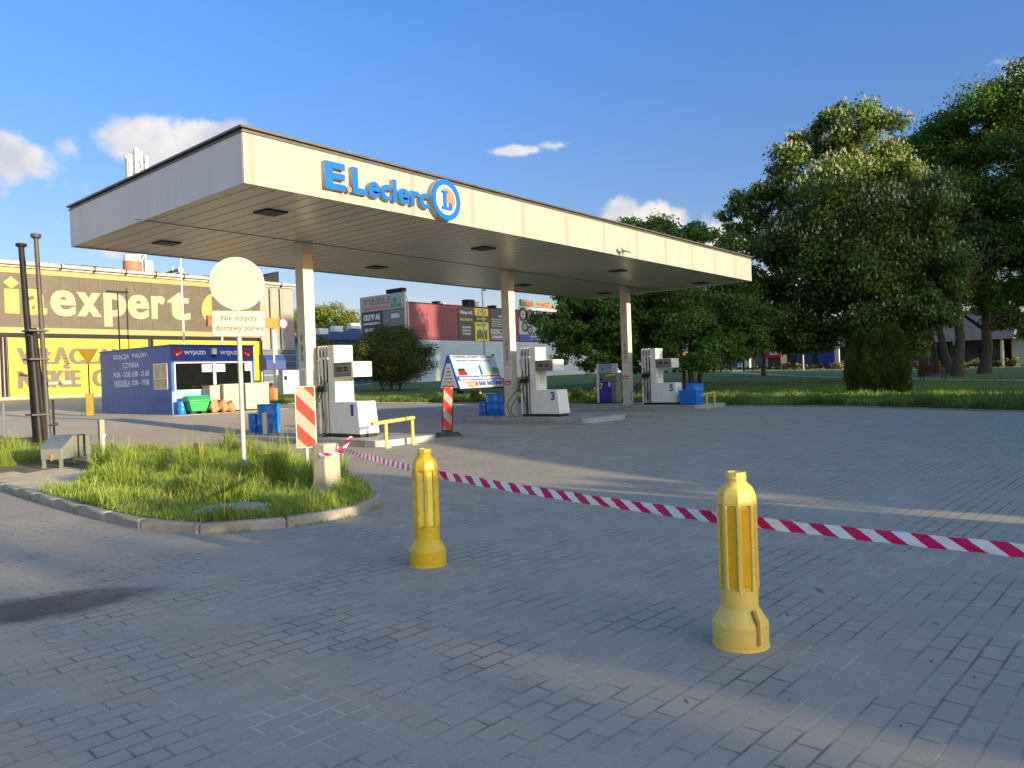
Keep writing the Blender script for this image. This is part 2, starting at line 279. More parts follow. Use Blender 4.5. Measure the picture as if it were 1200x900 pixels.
def text(s,parent,mt,p,right,up,w=None,h=None,depth=.006,bold=0.,align='L',name='lettering',sidemat=None,sp=1.,fat=0.,nf=3):
    """text mesh: p = lower left (or lower centre) of its box, fitted to w x h, standing proud by depth"""
    cu=D.curves.new('t','FONT'); cu.body=s; cu.size=1; cu.offset=bold; cu.extrude=.5; cu.resolution_u=4; cu.space_character=sp; cu.align_x='CENTER' if align=='C' else 'LEFT'
    ob=D.objects.new('t',cu); COL.objects.link(ob); bpy.context.view_layer.update()
    me=D.meshes.new_from_object(ob.evaluated_get(bpy.context.evaluated_depsgraph_get())); D.objects.remove(ob); D.curves.remove(cu)
    co_=np.empty(len(me.vertices)*3); me.vertices.foreach_get('co',co_); co_=co_.reshape(-1,3)
    mn=co_.min(0); mxx=co_.max(0); sz=mxx-mn
    if h is None: k=w/sz[0]; kh=k
    elif w is None: kh=h/sz[1]; k=kh
    else: k=w/sz[0]; kh=h/sz[1]
    right=Vector(right).normalized(); up=Vector(up).normalized(); nn=right.cross(up)
    p=Vector(p); x0=mn[0] if align=='L' else (mn[0]+mxx[0])/2
    P=np.array(p)+np.outer((co_[:,0]-x0)*k,np.array(right))+np.outer((co_[:,1]-mn[1])*kh,np.array(up))+np.outer((co_[:,2]+.5)*depth,np.array(nn))
    me.vertices.foreach_set('co',P.ravel()); me.materials.clear(); me.materials.append(MT[mt])
    if fat:
        fs=[list(q.vertices) for q in me.polygons]; nv=len(P); VV=[];FF=[]
        for i in range(nf):
            Q=np.array(p)+np.outer((co_[:,0]-x0)*k*(1-fat/w)+fat*i/(nf-1),np.array(right))+np.outer((co_[:,1]-mn[1])*kh*(1-fat*.0),np.array(up))+np.outer((co_[:,2]+.5)*(depth+.002*i),np.array(nn))
            VV.append(Q); FF+=[[a+nv*i for a in f_] for f_ in fs]
        D.meshes.remove(me); me=D.meshes.new(name); me.from_pydata(np.concatenate(VV).tolist(),[],FF); me.materials.append(MT[mt])
    if sidemat:
        me.materials.append(MT[sidemat]); me.update()
        me.polygons.foreach_set('material_index',[0 if abs(q.normal.dot(nn))>.7 else 1 for q in me.polygons])
    me.update(); me.name=name; o=D.objects.new(name,me); COL.objects.link(o)
    if parent: o.parent=parent
    return o
def npmesh(name,V,F,mats,idx=None,smooth=False):
    me=D.meshes.new(name); V=np.asarray(V,dtype=np.float32); F=np.asarray(F,dtype=np.int32); k=F.shape[1]
    me.vertices.add(len(V)); me.vertices.foreach_set('co',V.ravel()); me.loops.add(F.size); me.loops.foreach_set('vertex_index',F.ravel())
    me.polygons.add(len(F)); me.polygons.foreach_set('loop_start',np.arange(0,F.size,k,dtype=np.int32)); me.polygons.foreach_set('loop_total',np.full(len(F),k,dtype=np.int32))
    for x in mats: me.materials.append(MT[x] if isinstance(x,str) else x)
    if idx is not None: me.polygons.foreach_set('material_index',np.asarray(idx,dtype=np.int32))
    me.update(calc_edges=True)
    if smooth: me.polygons.foreach_set('use_smooth',np.ones(len(F),dtype=bool))
    o=D.objects.new(name,me); COL.objects.link(o); return o
# ------------------------------------------------------------------ ground
def paver_material():
    m=D.materials.new('concrete_pavers'); m.use_nodes=True; t=m.node_tree; n=t.nodes; l=t.links; p=n['Principled BSDF']
    g=n.new('ShaderNodeNewGeometry'); mp=n.new('ShaderNodeMapping'); mp.inputs['Rotation'].default_value=(0,0,R(3.8)); l.new(g.outputs['Position'],mp.inputs[0])
    def noise(s,d=5,rough=.6,src=None):
        q=n.new('ShaderNodeTexNoise'); q.inputs['Scale'].default_value=s; q.inputs['Detail'].default_value=d; q.inputs['Roughness'].default_value=rough; l.new(src or g.outputs['Position'],q.inputs['Vector']); return q.outputs['Fac']
    def rng_(v,a,b,c,d):
        q=n.new('ShaderNodeMapRange'); q.inputs['From Min'].default_value=a; q.inputs['From Max'].default_value=b; q.inputs['To Min'].default_value=c; q.inputs['To Max'].default_value=d; l.new(v,q.inputs['Value']); return q.outputs[0]
    def mixc(f_,a,b):
        q=n.new('ShaderNodeMix'); q.data_type='RGBA'
        for v,i in((f_,'Factor'),(a,'A'),(b,'B')):
            if isinstance(v,(tuple,float,int)): q.inputs[i].default_value=v
            else: l.new(v,q.inputs[i])
        return q.outputs['Result']
    # slight wobble of the courses
    wob=n.new('ShaderNodeTexNoise'); wob.inputs['Scale'].default_value=1.3; wob.inputs['Detail'].default_value=2; l.new(mp.outputs[0],wob.inputs['Vector'])
    ws=n.new('ShaderNodeVectorMath'); ws.operation='SCALE'; ws.inputs['Scale'].default_value=.03; l.new(wob.outputs['Color'],ws.inputs[0])
    wa=n.new('ShaderNodeVectorMath'); wa.operation='ADD'; l.new(mp.outputs[0],wa.inputs[0]); l.new(ws.outputs[0],wa.inputs[1])
    br=n.new('ShaderNodeTexBrick'); l.new(wa.outputs[0],br.inputs['Vector']); br.offset=.5; br.squash=1
    for k,v in (('Scale',1),('Mortar Size',.007),('Mortar Smooth',.12),('Bias',0),('Brick Width',.235),('Row Height',.125)): br.inputs[k].default_value=v
    br.inputs['Color1'].default_value=(.335,.27,.21,1); br.inputs['Color2'].default_value=(.385,.315,.245,1); br.inputs['Mortar'].default_value=(.5,.5,.5,1)
    c=mixc(rng_(noise(.35,6),.35,.65,0,.55),br.outputs['Color'],(.375,.303,.235,1))
    c=mixc(rng_(noise(1.6,6,.7),.5,.75,0,.4),c,(.29,.24,.195,1))
    c=mixc(rng_(noise(140,2),.42,.7,0,.55),c,(.42,.41,.39,1))
    # joints: mostly pale sand, in places dark brown
    jc=mixc(rng_(noise(1.1,6,.7),.36,.60,0,1),(.52,.445,.36,1),(.155,.135,.115,1))
    c=mixc(br.outputs['Fac'],c,jc)
    # worn oil stain on the drive
    s=n.new('ShaderNodeSeparateXYZ'); l.new(g.outputs['Position'],s.inputs[0])
    def M_(op,a,b):
        q=n.new('ShaderNodeMath'); q.operation=op
        for i,v in enumerate((a,b)):
            if isinstance(v,(int,float)): q.inputs[i].default_value=v
            else: l.new(v,q.inputs[i])
        return q.outputs[0]
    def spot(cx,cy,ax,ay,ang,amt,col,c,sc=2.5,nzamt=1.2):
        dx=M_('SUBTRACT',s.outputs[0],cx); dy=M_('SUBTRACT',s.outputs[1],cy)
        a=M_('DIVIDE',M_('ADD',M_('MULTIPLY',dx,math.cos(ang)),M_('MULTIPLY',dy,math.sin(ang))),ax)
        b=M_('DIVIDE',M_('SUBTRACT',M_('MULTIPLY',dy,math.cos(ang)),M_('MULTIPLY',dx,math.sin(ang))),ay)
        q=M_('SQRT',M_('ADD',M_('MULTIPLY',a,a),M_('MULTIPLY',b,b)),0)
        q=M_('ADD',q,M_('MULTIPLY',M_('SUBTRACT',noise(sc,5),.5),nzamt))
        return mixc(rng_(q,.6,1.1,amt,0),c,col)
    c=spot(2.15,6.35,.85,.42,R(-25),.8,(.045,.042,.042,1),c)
    for cx,cy,a_,b_ in ((5.55,1.75,.08,.02),(5.2,.95,.03,.015),(4.75,1.9,.035,.012),(4.9,1.75,.035,.012),(3.35,1.7,.03,.012),(7.2,2.2,.04,.015),(6.3,.9,.03,.012)):
        c=spot(cx,cy,a_,b_,R(40),.75,(.05,.05,.055,1),c,9,.6)
    # oily drip zones beside the dispensers
    for cx in (20.0,27.6,15.2,23.8): c=spot(cx,16.3,.9,3.5,0,.4,(.09,.088,.09,1),c,.9,1.6)
    # paving tinted sandy and lighter towards the far yard, as if sunlit
    far=rng_(s.outputs[1],14,26,0,1); fx=rng_(s.outputs[0],30,16,0,1)
    ff=M_('MULTIPLY',M_('MULTIPLY',far,fx),rng_(noise(.5,6),.3,.6,.45,.95))
    c=mixc(ff,c,(.52,.43,.32,1))
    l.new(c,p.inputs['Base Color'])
    p.inputs['Specular IOR Level'].default_value=.35
    l.new(rng_(noise(3,4),.3,.7,.62,.85),p.inputs['Roughness'])
    h=M_('SUBTRACT',M_('MULTIPLY',noise(220,3),.12),M_('MULTIPLY',br.outputs['Fac'],1.)); 
    pb=n.new('ShaderNodeTexBrick'); l.new(wa.outputs[0],pb.inputs['Vector']); pb.offset=.5
    for k,v in (('Scale',1),('Mortar Size',0),('Bias',0),('Brick Width',.235),('Row Height',.125)): pb.inputs[k].default_value=v
    pb.inputs['Color1'].default_value=(0,0,0,1); pb.inputs['Color2'].default_value=(.4,.4,.4,1)
    h=M_('ADD',h,pb.outputs['Color'])
    b=n.new('ShaderNodeBump'); b.inputs['Strength'].default_value=.75; b.inputs['Distance'].default_value=.008; l.new(h,b.inputs['Height']); l.new(b.outputs[0],p.inputs['Normal'])
    return m
MT['pavers']=paver_material()
def lawn_material():
    m=mat('lawn_soil',(.11,.15,.022),.95,var=.3,vscale=.8,dirt=.35,dirtcol=(.17,.19,.05),bump=1.,bscale=18); return m
MT['lawn']=lawn_material()
MT['grass_blade']=leafmat('grass_blade',(.15,.24,.035),(.38,.46,.09),.45,(.60,.54,.28))
MT['lawn_blade']=leafmat('lawn_blade',(.08,.16,.025),(.20,.29,.05),.4,(.42,.40,.16))
def axis_pts(lo,hi,step,far):
    a=list(np.arange(lo,hi+.01,step)); e=[]; d=step
    x=hi
    while x<far: d*=1.5; x+=d; e.append(x)
    s_=[]; d=step; x=lo
    while x>-far: d*=1.5; x-=d; s_.append(x)
    return np.array(s_[::-1]+a+e)
xs=axis_pts(-6,60,1.,1800); ys=axis_pts(-6,72,1.,1800)
V=[(x,y,tz(x,y)) for y in ys for x in xs]; nx=len(xs)
F=[(j*nx+i,j*nx+i+1,(j+1)*nx+i+1,(j+1)*nx+i) for j in range(len(ys)-1) for i in range(nx-1)]
g_=npmesh('ground',V,F,['pavers'],smooth=True); struct(g_)
# lawn sheet
EDGE=[(-60,-20),(-25,8),(-6,22),(2.5,27.1),(5,28.4),(8,30.1),(14.2,30.95),(20.4,31.8),(27,30.35),(33,27.9),(36.2,24.6),(37.3,22.2),(38.2,22.0),(47.5,22.5),(54.7,36.0),(54.9,39.2),(61.5,42),(61.6,60),(90,60)]
ey=[e[0] for e in EDGE]; ex=[e[1] for e in EDGE]
def edge(y): return float(np.interp(y,ey,ex))
lys=sorted(set(list(np.arange(-60,90,1.))+ey)); ts=[0,.3,1,2,3.5,5,7,9,12,15,19,24,30,40,55,75,100,140,200]
def lz(x,y): 
    d=x-edge(y); return tz(x,y)+.03+.07*min(1,max(0,d)/.6)
V=[]; 
for y in lys:
    for k,t_ in enumerate(ts):
        x=edge(y)+t_; V.append((x,y,lz(x,y)+ (0.04 if t_>0 else -.03)))
k=len(ts); F=[(j*k+i,j*k+i+1,(j+1)*k+i+1,(j+1)*k+i) for j in range(len(lys)-1) for i in range(k-1)]
struct(npmesh('lawn',V,F,['lawn'],smooth=True))
# lawn kerb (flush edging strip)
def kerb_run(name,pts,w,h,seg=1.,mt='kerb_concrete',gap=.008,zf=None,side=1,bevel=.02):
    mb=MB(); P=[Vector((a,b,0)) for a,b in pts]
    # resample
    L_=[0]; 
    for a,b in zip(P,P[1:]): L_.append(L_[-1]+(b-a).length)
    n=max(1,round(L_[-1]/seg)); st=[L_[-1]*i/n for i in range(n+1)]
    q=[Vector((float(np.interp(s,L_,[p.x for p in P])),float(np.interp(s,L_,[p.y for p in P])),0)) for s in st]
    nr=[]
    for i in range(n+1):
        t=(q[min(i+1,n)]-q[max(i-1,0)]).normalized(); nr.append(Vector((-t.y,t.x,0))*side)
    for i in range(n):
        a,b=q[i],q[i+1]; t=(b-a).normalized()*gap/2; a2=a+t; b2=b-t; j=random.uniform(-.004,.004)
        za=(zf(a.x,a.y) if zf else 0); zb=(zf(b.x,b.y) if zf else 0)
        bo=[a2,b2,b2+nr[i+1]*w,a2+nr[i]*w]
        zz=[za,zb,zb,za]
        mb.hexa([(p_.x,p_.y,z-.15) for p_,z in zip(bo,zz)],[(p_.x,p_.y,z+h+j) for p_,z in zip(bo,zz)])
    o=mb.build(name,[mt],bevel=bevel); return o
struct(kerb_run('lawn_kerb',[(edge(y),y) for y in list(np.arange(-6,36.2,1.))],.12,.05,zf=tz,side=-1,bevel=.01))
# lawn path and park paths
def path(name,pts,w,mt,dz=.016):
    mb=MB(); P=[Vector((a,b,0)) for a,b in pts]; o=[]
    Q=[]
    for a,b in zip(P,P[1:]):
        m_=max(1,int((b-a).length/3)); Q+=[a+(b-a)*i/m_ for i in range(m_)]
    Q.append(P[-1])
    for i,p_ in enumerate(Q):
        t=(Q[min(i+1,len(Q)-1)]-Q[max(i-1,0)]).normalized(); nn=Vector((-t.y,t.x,0))*w/2
        for e_ in(p_+nn,p_-nn): o.append((e_.x,e_.y,tz(e_.x,e_.y)+.14+dz))
    mb.add(o,[(2*i,2*i+1,2*i+3,2*i+2) for i in range(len(Q)-1)]); return struct(mb.build(name,[mt]))
path('park_path',[(46,-20),(52,2.5),(57.5,9),(66,14.5),(80,19),(104,27),(112,34)],2.2,'concrete')
path('park_path',[(66,14.5),(76,26),(92,38),(110,46)],2.,'concrete',.022)

# grass island in front
ISL=[(4.95,24),(4.65,18.3),(4.45,14.6),(4.2,11.7),(4.05,9.2),(4.2,8.0),(4.85,7.38),(5.6,7.18),(6.35,7.38),(6.95,8.1),(7.75,9.8),(8.75,12.2),(9.5,13.9),(9.7,15.5),(9.3,17.5),(8.6,19.8),(8.2,24)]
def smooth_poly(P,k=4):
    o=[]
    for i in range(len(P)-1):
        p0=P[max(i-1,0)];p1=P[i];p2=P[i+1];p3=P[min(i+2,len(P)-1)]
        for j in range(k):
            t=j/k; o.append(tuple(.5*((2*p1[a])+(-p0[a]+p2[a])*t+(2*p0[a]-5*p1[a]+4*p2[a]-p3[a])*t*t+(-p0[a]+3*p1[a]-3*p2[a]+p3[a])*t**3) for a in(0,1)))
    o.append(P[-1]); return o
ISLS=smooth_poly(ISL)
struct(kerb_run('island_kerb',ISLS,.13,.11,seg=.95,zf=tz,side=1,bevel=.03))
def inpoly(x,y,P):
    c=False; j=len(P)-1
    for i in range(len(P)):
        if (P[i][1]>y)!=(P[j][1]>y) and x<(P[j][0]-P[i][0])*(y-P[i][1])/(P[j][1]-P[i][1])+P[i][0]: c=not c
        j=i
    return c
def inset(P,d):
    out=[]
    for i,p_ in enumerate(P):
        a=P[max(i-1,0)]; b=P[min(i+1,len(P)-1)]; t=Vector((b[0]-a[0],b[1]-a[1])).normalized(); out.append((p_[0]-t.y*d,p_[1]+t.x*d))
    return out
INN=inset(ISLS,.12)
mb=MB(); mb.add([(a,b,tz(a,b)+.095) for a,b in INN],[tuple(range(len(INN)))]); MT['soil']=mat('soil',(.15,.12,.055),.95,var=.4,vscale=3,dirt=.6,dirtcol=(.12,.17,.04),bump=1.,bscale=30); struct(mb.build('island_soil',['soil']))
APR=[(4.6,17.6),(4.5,14.8),(4.35,12.9),(4.8,12.8),(5.3,13.6),(6.0,14.9),(6.6,16.0),(7.3,17.1),(7.2,18.1),(6.2,18.2),(5.6,17.6)]
mb=MB(); mb.add([(a,b,.103) for a,b in APR],[tuple(range(len(APR)))]); struct(mb.build('sand_apron',['sand_apron']))

def blades(name,pts,zs,hts,wd,mt,lean=.35,seed=1):
    rg=np.random.default_rng(seed); n=len(pts); pts=np.asarray(pts); a=rg.uniform(0,2*PI,n); w=np.asarray(wd)*rg.uniform(.6,1.3,n)
    ln=rg.uniform(0,lean,n)*hts; la=rg.uniform(0,2*PI,n); dx=np.cos(a)*w/2; dy=np.sin(a)*w/2
    lx=np.cos(la)*ln; ly=np.sin(la)*ln; V=np.zeros((n,5,3))
    V[:,0]=np.c_[pts[:,0]-dx,pts[:,1]-dy,zs]; V[:,1]=np.c_[pts[:,0]+dx,pts[:,1]+dy,zs]
    V[:,2]=np.c_[pts[:,0]+dx*.8+lx*.3,pts[:,1]+dy*.8+ly*.3,zs+hts*.6]; V[:,3]=np.c_[pts[:,0]-dx*.8+lx*.3,pts[:,1]-dy*.8+ly*.3,zs+hts*.6]
    V[:,4]=np.c_[pts[:,0]+lx,pts[:,1]+ly,zs+hts*(1-ln/hts*.25)]
    b=np.arange(n)[:,None]*5; F=np.concatenate([b+[0,1,2],b+[0,2,3],b+[3,2,4]])
    o=npmesh(name,V.reshape(-1,3),F,[mt]); return o
# island grass
rg=np.random.default_rng(3); P=[];
def vn(x,y,s,seed=0):  # cheap value noise
    return .5+.25*(math.sin(x*s*1.7+seed)+math.sin(y*s*2.1+seed*2+1.3*math.sin(x*s)))
H_=[]
MAN=(4.98,8.42)
while len(P)<90000:
    x=rg.uniform(3.7,9.7); y=6.7+ (22-6.7)*rg.uniform()**1.5
    if not inpoly(x,y,INN) or inpoly(x,y,APR): continue
    if ((x-MAN[0])/.5)**2+((y-MAN[1])/.42)**2<1: continue
    tall=vn(x,y,1.1,2)*vn(x,y,3.7,5)
    near=min(1,(x-3.6)/1.2) if y>8 else .7
    if x<5.1 and y>9.5 and rg.uniform()<.35: continue
    h=(.03+.62*tall**1.6+.08*rg.uniform())*(.45+.55*near)*rg.choice([1,1,1,.6,1.35])
    if vn(x,y,2.3,9)*vn(x,y,5.1,4)<.035: continue
    d=math.hypot(x-6.9,y-11.2); h+=.18*math.exp(-d*d/1.6)*rg.uniform(.4,1)
    d=math.hypot(x-6.3,y-9.7); h+=.14*math.exp(-d*d/.8)*rg.uniform(.4,1)
    if y<7.4: h*=.6
    P.append((x,y)); H_.append(h)
P=np.array(P); H_=np.array(H_)
o=blades('island_grass',P,np.full(len(P),.09),H_,.009,'grass_blade',.8); struct(o,'stuff')
# lawn grass, densest along the kerb
P=[];H_=[]; rg=np.random.default_rng(4)
while len(P)<120000:
    y=rg.uniform(-3,36.6); d=34*rg.uniform()**2.0; x=edge(y)+.05+d
    if x<22 or y>57: continue
    if y<.6*x*.1-4: continue
    t=vn(x,y,.9,1)*vn(x,y,2.9,3)
    h=(.10+.42*t)*(1 if d<5 else max(.3,1-.12*(d-5)))+.02
    if y>21: h*=.75
    P.append((x,y)); H_.append(h*rg.uniform(.6,1.2))
P=np.array(P); H_=np.array(H_); zz=np.array([lz(a,b) for a,b in P])+.03
o=blades('lawn_grass',P,zz,H_,.022,'lawn_blade',.6,9); struct(o,'stuff')

# weeds in the kerb gutter and litter on the paving
rg=np.random.default_rng(12); P=[];H_=[]
for i in range(1900):
    k=rg.integers(0,len(ISLS)-1); t_=rg.uniform(); a=ISLS[k]; b=ISLS[k+1]
    if vn(a[0]*3,a[1]*2.3,1.9,3)<.52: continue
    P.append((a[0]+(b[0]-a[0])*t_+rg.normal(0,.012)-.0,a[1]+(b[1]-a[1])*t_-abs(rg.normal(0,.015)))); H_.append(rg.uniform(.015,.07))
P=np.array(P); o=blades('kerb_weeds',P,np.array([tz(a,b) for a,b in P]),np.array(H_),.006,'grass_blade',.9,13); struct(o,'stuff')
MT['dry_leaf']=leafmat('dry_leaf',(.10,.06,.03),(.45,.38,.25),.2)
n=900; x=rg.uniform(1,20,n); y=rg.uniform(-2,16,n); keep=np.array([not inpoly(a,b,ISLS) for a,b in zip(x,y)]); x=x[keep];y=y[keep]; n=len(x)
a=rg.uniform(0,2*PI,n); s_=rg.uniform(.004,.016,n); V=np.zeros((n,4,3))
for q,(e,w_) in enumerate(((-1,0),(0,-.5),(1,0),(0,.5))):
    V[:,q,0]=x+s_*(e*np.cos(a)-w_*np.sin(a)); V[:,q,1]=y+s_*(e*np.sin(a)+w_*np.cos(a)); V[:,q,2]=.004+rg.uniform(0,.006,n)
o=npmesh('leaf_litter',V.reshape(-1,3),np.arange(n*4).reshape(-1,4),['dry_leaf']); struct(o,'stuff')
# ------------------------------------------------------------------ filling station canopy
X0,X1,Y0,Y1,ZS,ZT=8.03,32.6,12.75,21.45,5.4,6.32
cn=thing('station_canopy','flat white filling station canopy on three square columns','canopy',(0,0,0))
def skew(m): m.v=[(a+(b-Y0)*.040,b,c) for a,b,c in m.v]; return m
m=MB(); m.box(X0+.03,X1-.03,Y0+.03,Y1-.03,ZS,ZS+.12); skew(m).build('soffit',['soffit_panel'],cn)
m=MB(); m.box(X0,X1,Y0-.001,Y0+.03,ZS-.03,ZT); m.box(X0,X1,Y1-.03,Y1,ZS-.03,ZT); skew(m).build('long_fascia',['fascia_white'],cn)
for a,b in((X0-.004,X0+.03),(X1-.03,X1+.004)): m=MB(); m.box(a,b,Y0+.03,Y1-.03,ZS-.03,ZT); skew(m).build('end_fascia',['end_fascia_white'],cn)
m=MB(); m.box(X0-.06,X1+.06,Y0-.06,Y1+.06,ZT+.075,ZT+.12); m.box(X0-.03,X1+.03,Y0-.03,Y1+.03,ZT,ZT+.03); m.box(X0+.01,X1-.01,Y0+.01,Y1-.01,ZT+.03,ZT+.075)
skew(m).build('roof_flashing',['flashing_metal'],cn,bevel=.006)
m=MB(); m.box(X0+.04,X1-.04,17.18,17.21,ZS-.012,ZS-.003); m.build('soffit_seam',['flashing_metal'],cn)
COLS=[(12.5,17.2),(21.35,17.3),(29.65,17.3)]
for i,(x,y) in enumerate(COLS):
    m=MB(); m.box(x,x+.33,y,y+.36,.1,ZS-.005); c=m.build('column',['white_paint'],cn,bevel=.012)
    c['label']=['column nearest the kiosk, beside dispenser 1','middle column, beside dispenser 3','column beside dispensers 5 and 7'][i]
    # stickers on the -X face of each column
    s=MB(); zz=[1.95,1.9,1.9][i]
    s.box(x-.004,x-.001,y+.03,y+.30,zz-.42,zz+.05,0); s.box(x-.004,x-.001,y+.03,y+.33,zz-.62,zz-.47,1); s.build('sticker',['paper','sign_red'],c)
    for j in range(7):
        text(['ZAKAZ','PALENIA','STOP','UWAGA','PALIWO','KASA','WYLACZ'][(i*3+j)%7],c,'ink_black' if j<4 else 'sign_red',(x-.006,y+.27,zz-.05-j*.06),(0,-1,0),(0,0,1),w=.2,h=.03,depth=.001)
    text('UWAGA',c,'paper',(x-.006,y+.30,zz-.59),(0,-1,0),(0,0,1),w=.24,h=.08,depth=.001,bold=.02)
    for j in range(3): text(['STACJA','PALIW','WJAZD'][j],c,'ink_black',(x-.003,y+.22,zz+.2+j*.27),(0,-1,0),(0,0,1),w=.09,h=.22,depth=.001)
for i,(x,y) in enumerate([(9.85,14.65),(9.95,19.5),(17.1,14.75),(17.1,19.5),(24.8,14.8),(25.3,19.7),(31.4,14.6),(31.2,19.4)]):
    m=MB(); a=.27
    m.box(x-a,x+a,y-a,y+a,ZS-.03,ZS-.004,0); m.box(x-a+.05,x-.02,y-a+.05,y+a-.05,ZS-.034,ZS-.031,1); m.box(x+.02,x+a-.05,y-a+.05,y+a-.05,ZS-.034,ZS-.031,1)
    m.build('light_fitting',['dark_metal','black_plastic'],cn)
cx_=22.75
m=MB(); m.tube([(cx_-1.3,Y0-.05,5.46),(cx_-1.3,Y0-.22,5.5)],.025,8); m.tube([(cx_-1.42,Y0-.2,5.56),(cx_-1.22,Y0-.34,5.48)],.06,12); m.tube([(cx_-1.1,Y0-.02,5.52),(cx_-1.02,Y0-.18,5.52),(cx_-1.05,Y0-.3,5.45)],.03,8)
tag(m.build('security_camera',['galvanised']),'small security camera mounted low on the long white canopy fascia','camera')
# logo sign
lg=thing('logo_sign','raised blue letters and round L emblem on the canopy fascia','sign',(0,0,0))
yf=Y0-.002
text('E',lg,'logo_blue',(9.80,yf,5.56),(1,0,0),(0,0,1),w=.52,h=.56,depth=.13,bold=.04,sidemat='logo_side')
m=MB(); m.prism([(.06*math.cos(2*PI*i/20),.06*math.sin(2*PI*i/20)) for i in range(20)],lambda a,b,d:(10.41+a,yf-d,5.62+b),0,.13); m.build('emblem_dot',['logo_pink'],lg)
text('L',lg,'logo_blue',(10.50,yf,5.57),(1,0,0),(0,0,1),w=.40,h=.55,depth=.13,bold=.045,sidemat='logo_side')
text('eclerc',lg,'logo_blue',(10.93,yf,5.555),(1,0,0),(0,0,1),w=1.83,h=.50,depth=.13,bold=.03,sp=1.06,sidemat='logo_side')
cxl,czl,rl=13.28,5.845,.47
def disc(m,r0,r1,d0,d1,mi,n=64,cx=cxl,cz=czl,sx=1):
    o=[]; 
    for rr_ in (r0,r1):
        for d in (d0,d1):
            o+=[(cx+rr_*sx*math.cos(2*PI*i/n),yf-d,cz+rr_*math.sin(2*PI*i/n)) for i in range(n)]
    A=lambda k,i:k*n+i%n
    fs=[]
    for i in range(n): fs+=[(A(1,i),A(1,i+1),A(3,i+1),A(3,i)),(A(0,i),A(0,i+1),A(2,i+1),A(2,i)),(A(2,i),A(2,i+1),A(3,i+1),A(3,i)),(A(0,i),A(0,i+1),A(1,i+1),A(1,i))]
    m.add(o,fs,mi)
m=MB(); m.prism([(rl*1.04*math.cos(2*PI*i/64),rl*1.04*math.sin(2*PI*i/64)) for i in range(64)],lambda a,b,d:(cxl+a,yf-d,czl+b),0,.16); m.build('emblem_body',['logo_side'],lg)
m=MB(); disc(m,rl*.76,rl*1.03,.161,.19,0); m.build('emblem_ring',['logo_blue'],lg)
m=MB(); m.prism([(rl*.76*math.cos(2*PI*i/48),rl*.76*math.sin(2*PI*i/48)) for i in range(48)],lambda a,b,d:(cxl+a,yf-d,czl+b),.161,.168); m.build('emblem_field',['logo_white'],lg)
m=MB(); pr=[(.02,-.0)]+[(.02+.30*math.cos(t),.02+.27*math.sin(t)) for t in np.linspace(PI*.62,-PI*.38,24)]
m.prism([(a,b) for a,b in pr],lambda a,b,d:(cxl+a,yf-d,czl+b),.169,.174); m.build('emblem_arc',['logo_pink'],lg)
m=MB()
m.box(cxl-.10,cxl-.0,yf-.2,yf-.175,czl-.22,czl+.20)
m.box(cxl-.16,cxl+.05,yf-.201,yf-.175,czl+.155,czl+.21); m.box(cxl-.16,cxl+.17,yf-.202,yf-.175,czl-.235,czl-.165); m.box(cxl+.10,cxl+.175,yf-.2035,yf-.175,czl-.236,czl-.06)
m.build('emblem_letter',['logo_blue'],lg)

# islands
def island(x0,x1,y0,y1,label):
    m=MB(); cx=(x0+x1)/2; w=(x1-x0)/2; rad=.45
    P=[]
    for (ax,ay,a0) in((x1-rad,y0+rad,-90),(x1-rad,y1-rad,0),(x0+rad,y1-rad,90),(x0+rad,y0+rad,180)):
        for k_ in range(7):
            a=R(a0+k_*15); P.append((ax+rad*math.cos(a),ay+rad*math.sin(a)))
    root_=thing('pump_island',label,'kerbed island',(0,0,0),group='concrete islands under the canopy')
    m.prism([(p[0],p[1]) for p in P],lambda a,b,d:(a,b,d),-.1,.15); m.build('slab',['island_concrete'],root_,bevel=.02)
    q=MB(); Q=[(cx+(a-cx)*1.006,(y0+y1)/2+(b-(y0+y1)/2)*1.0015) for a,b in P if b<y0+.5]
    q.prism([(cx+(a-cx)*1.012,b-.006 if b<y0+.4 else b) for a,b in P if b<y0+.46],lambda a,b,d:(a,b,d),-.05,.156); q.build('end_cap',['galvanised'],root_,bevel=.01)
island(12.1,14.3,13.98,21.2,'concrete island carrying the fuel dispenser numbered 1')
island(20.6,22.9,13.4,19.3,'concrete island carrying the fuel dispenser numbered 3')
island(28.8,31.8,13.4,20.5,'long concrete island carrying the dispensers numbered 5 and 7')

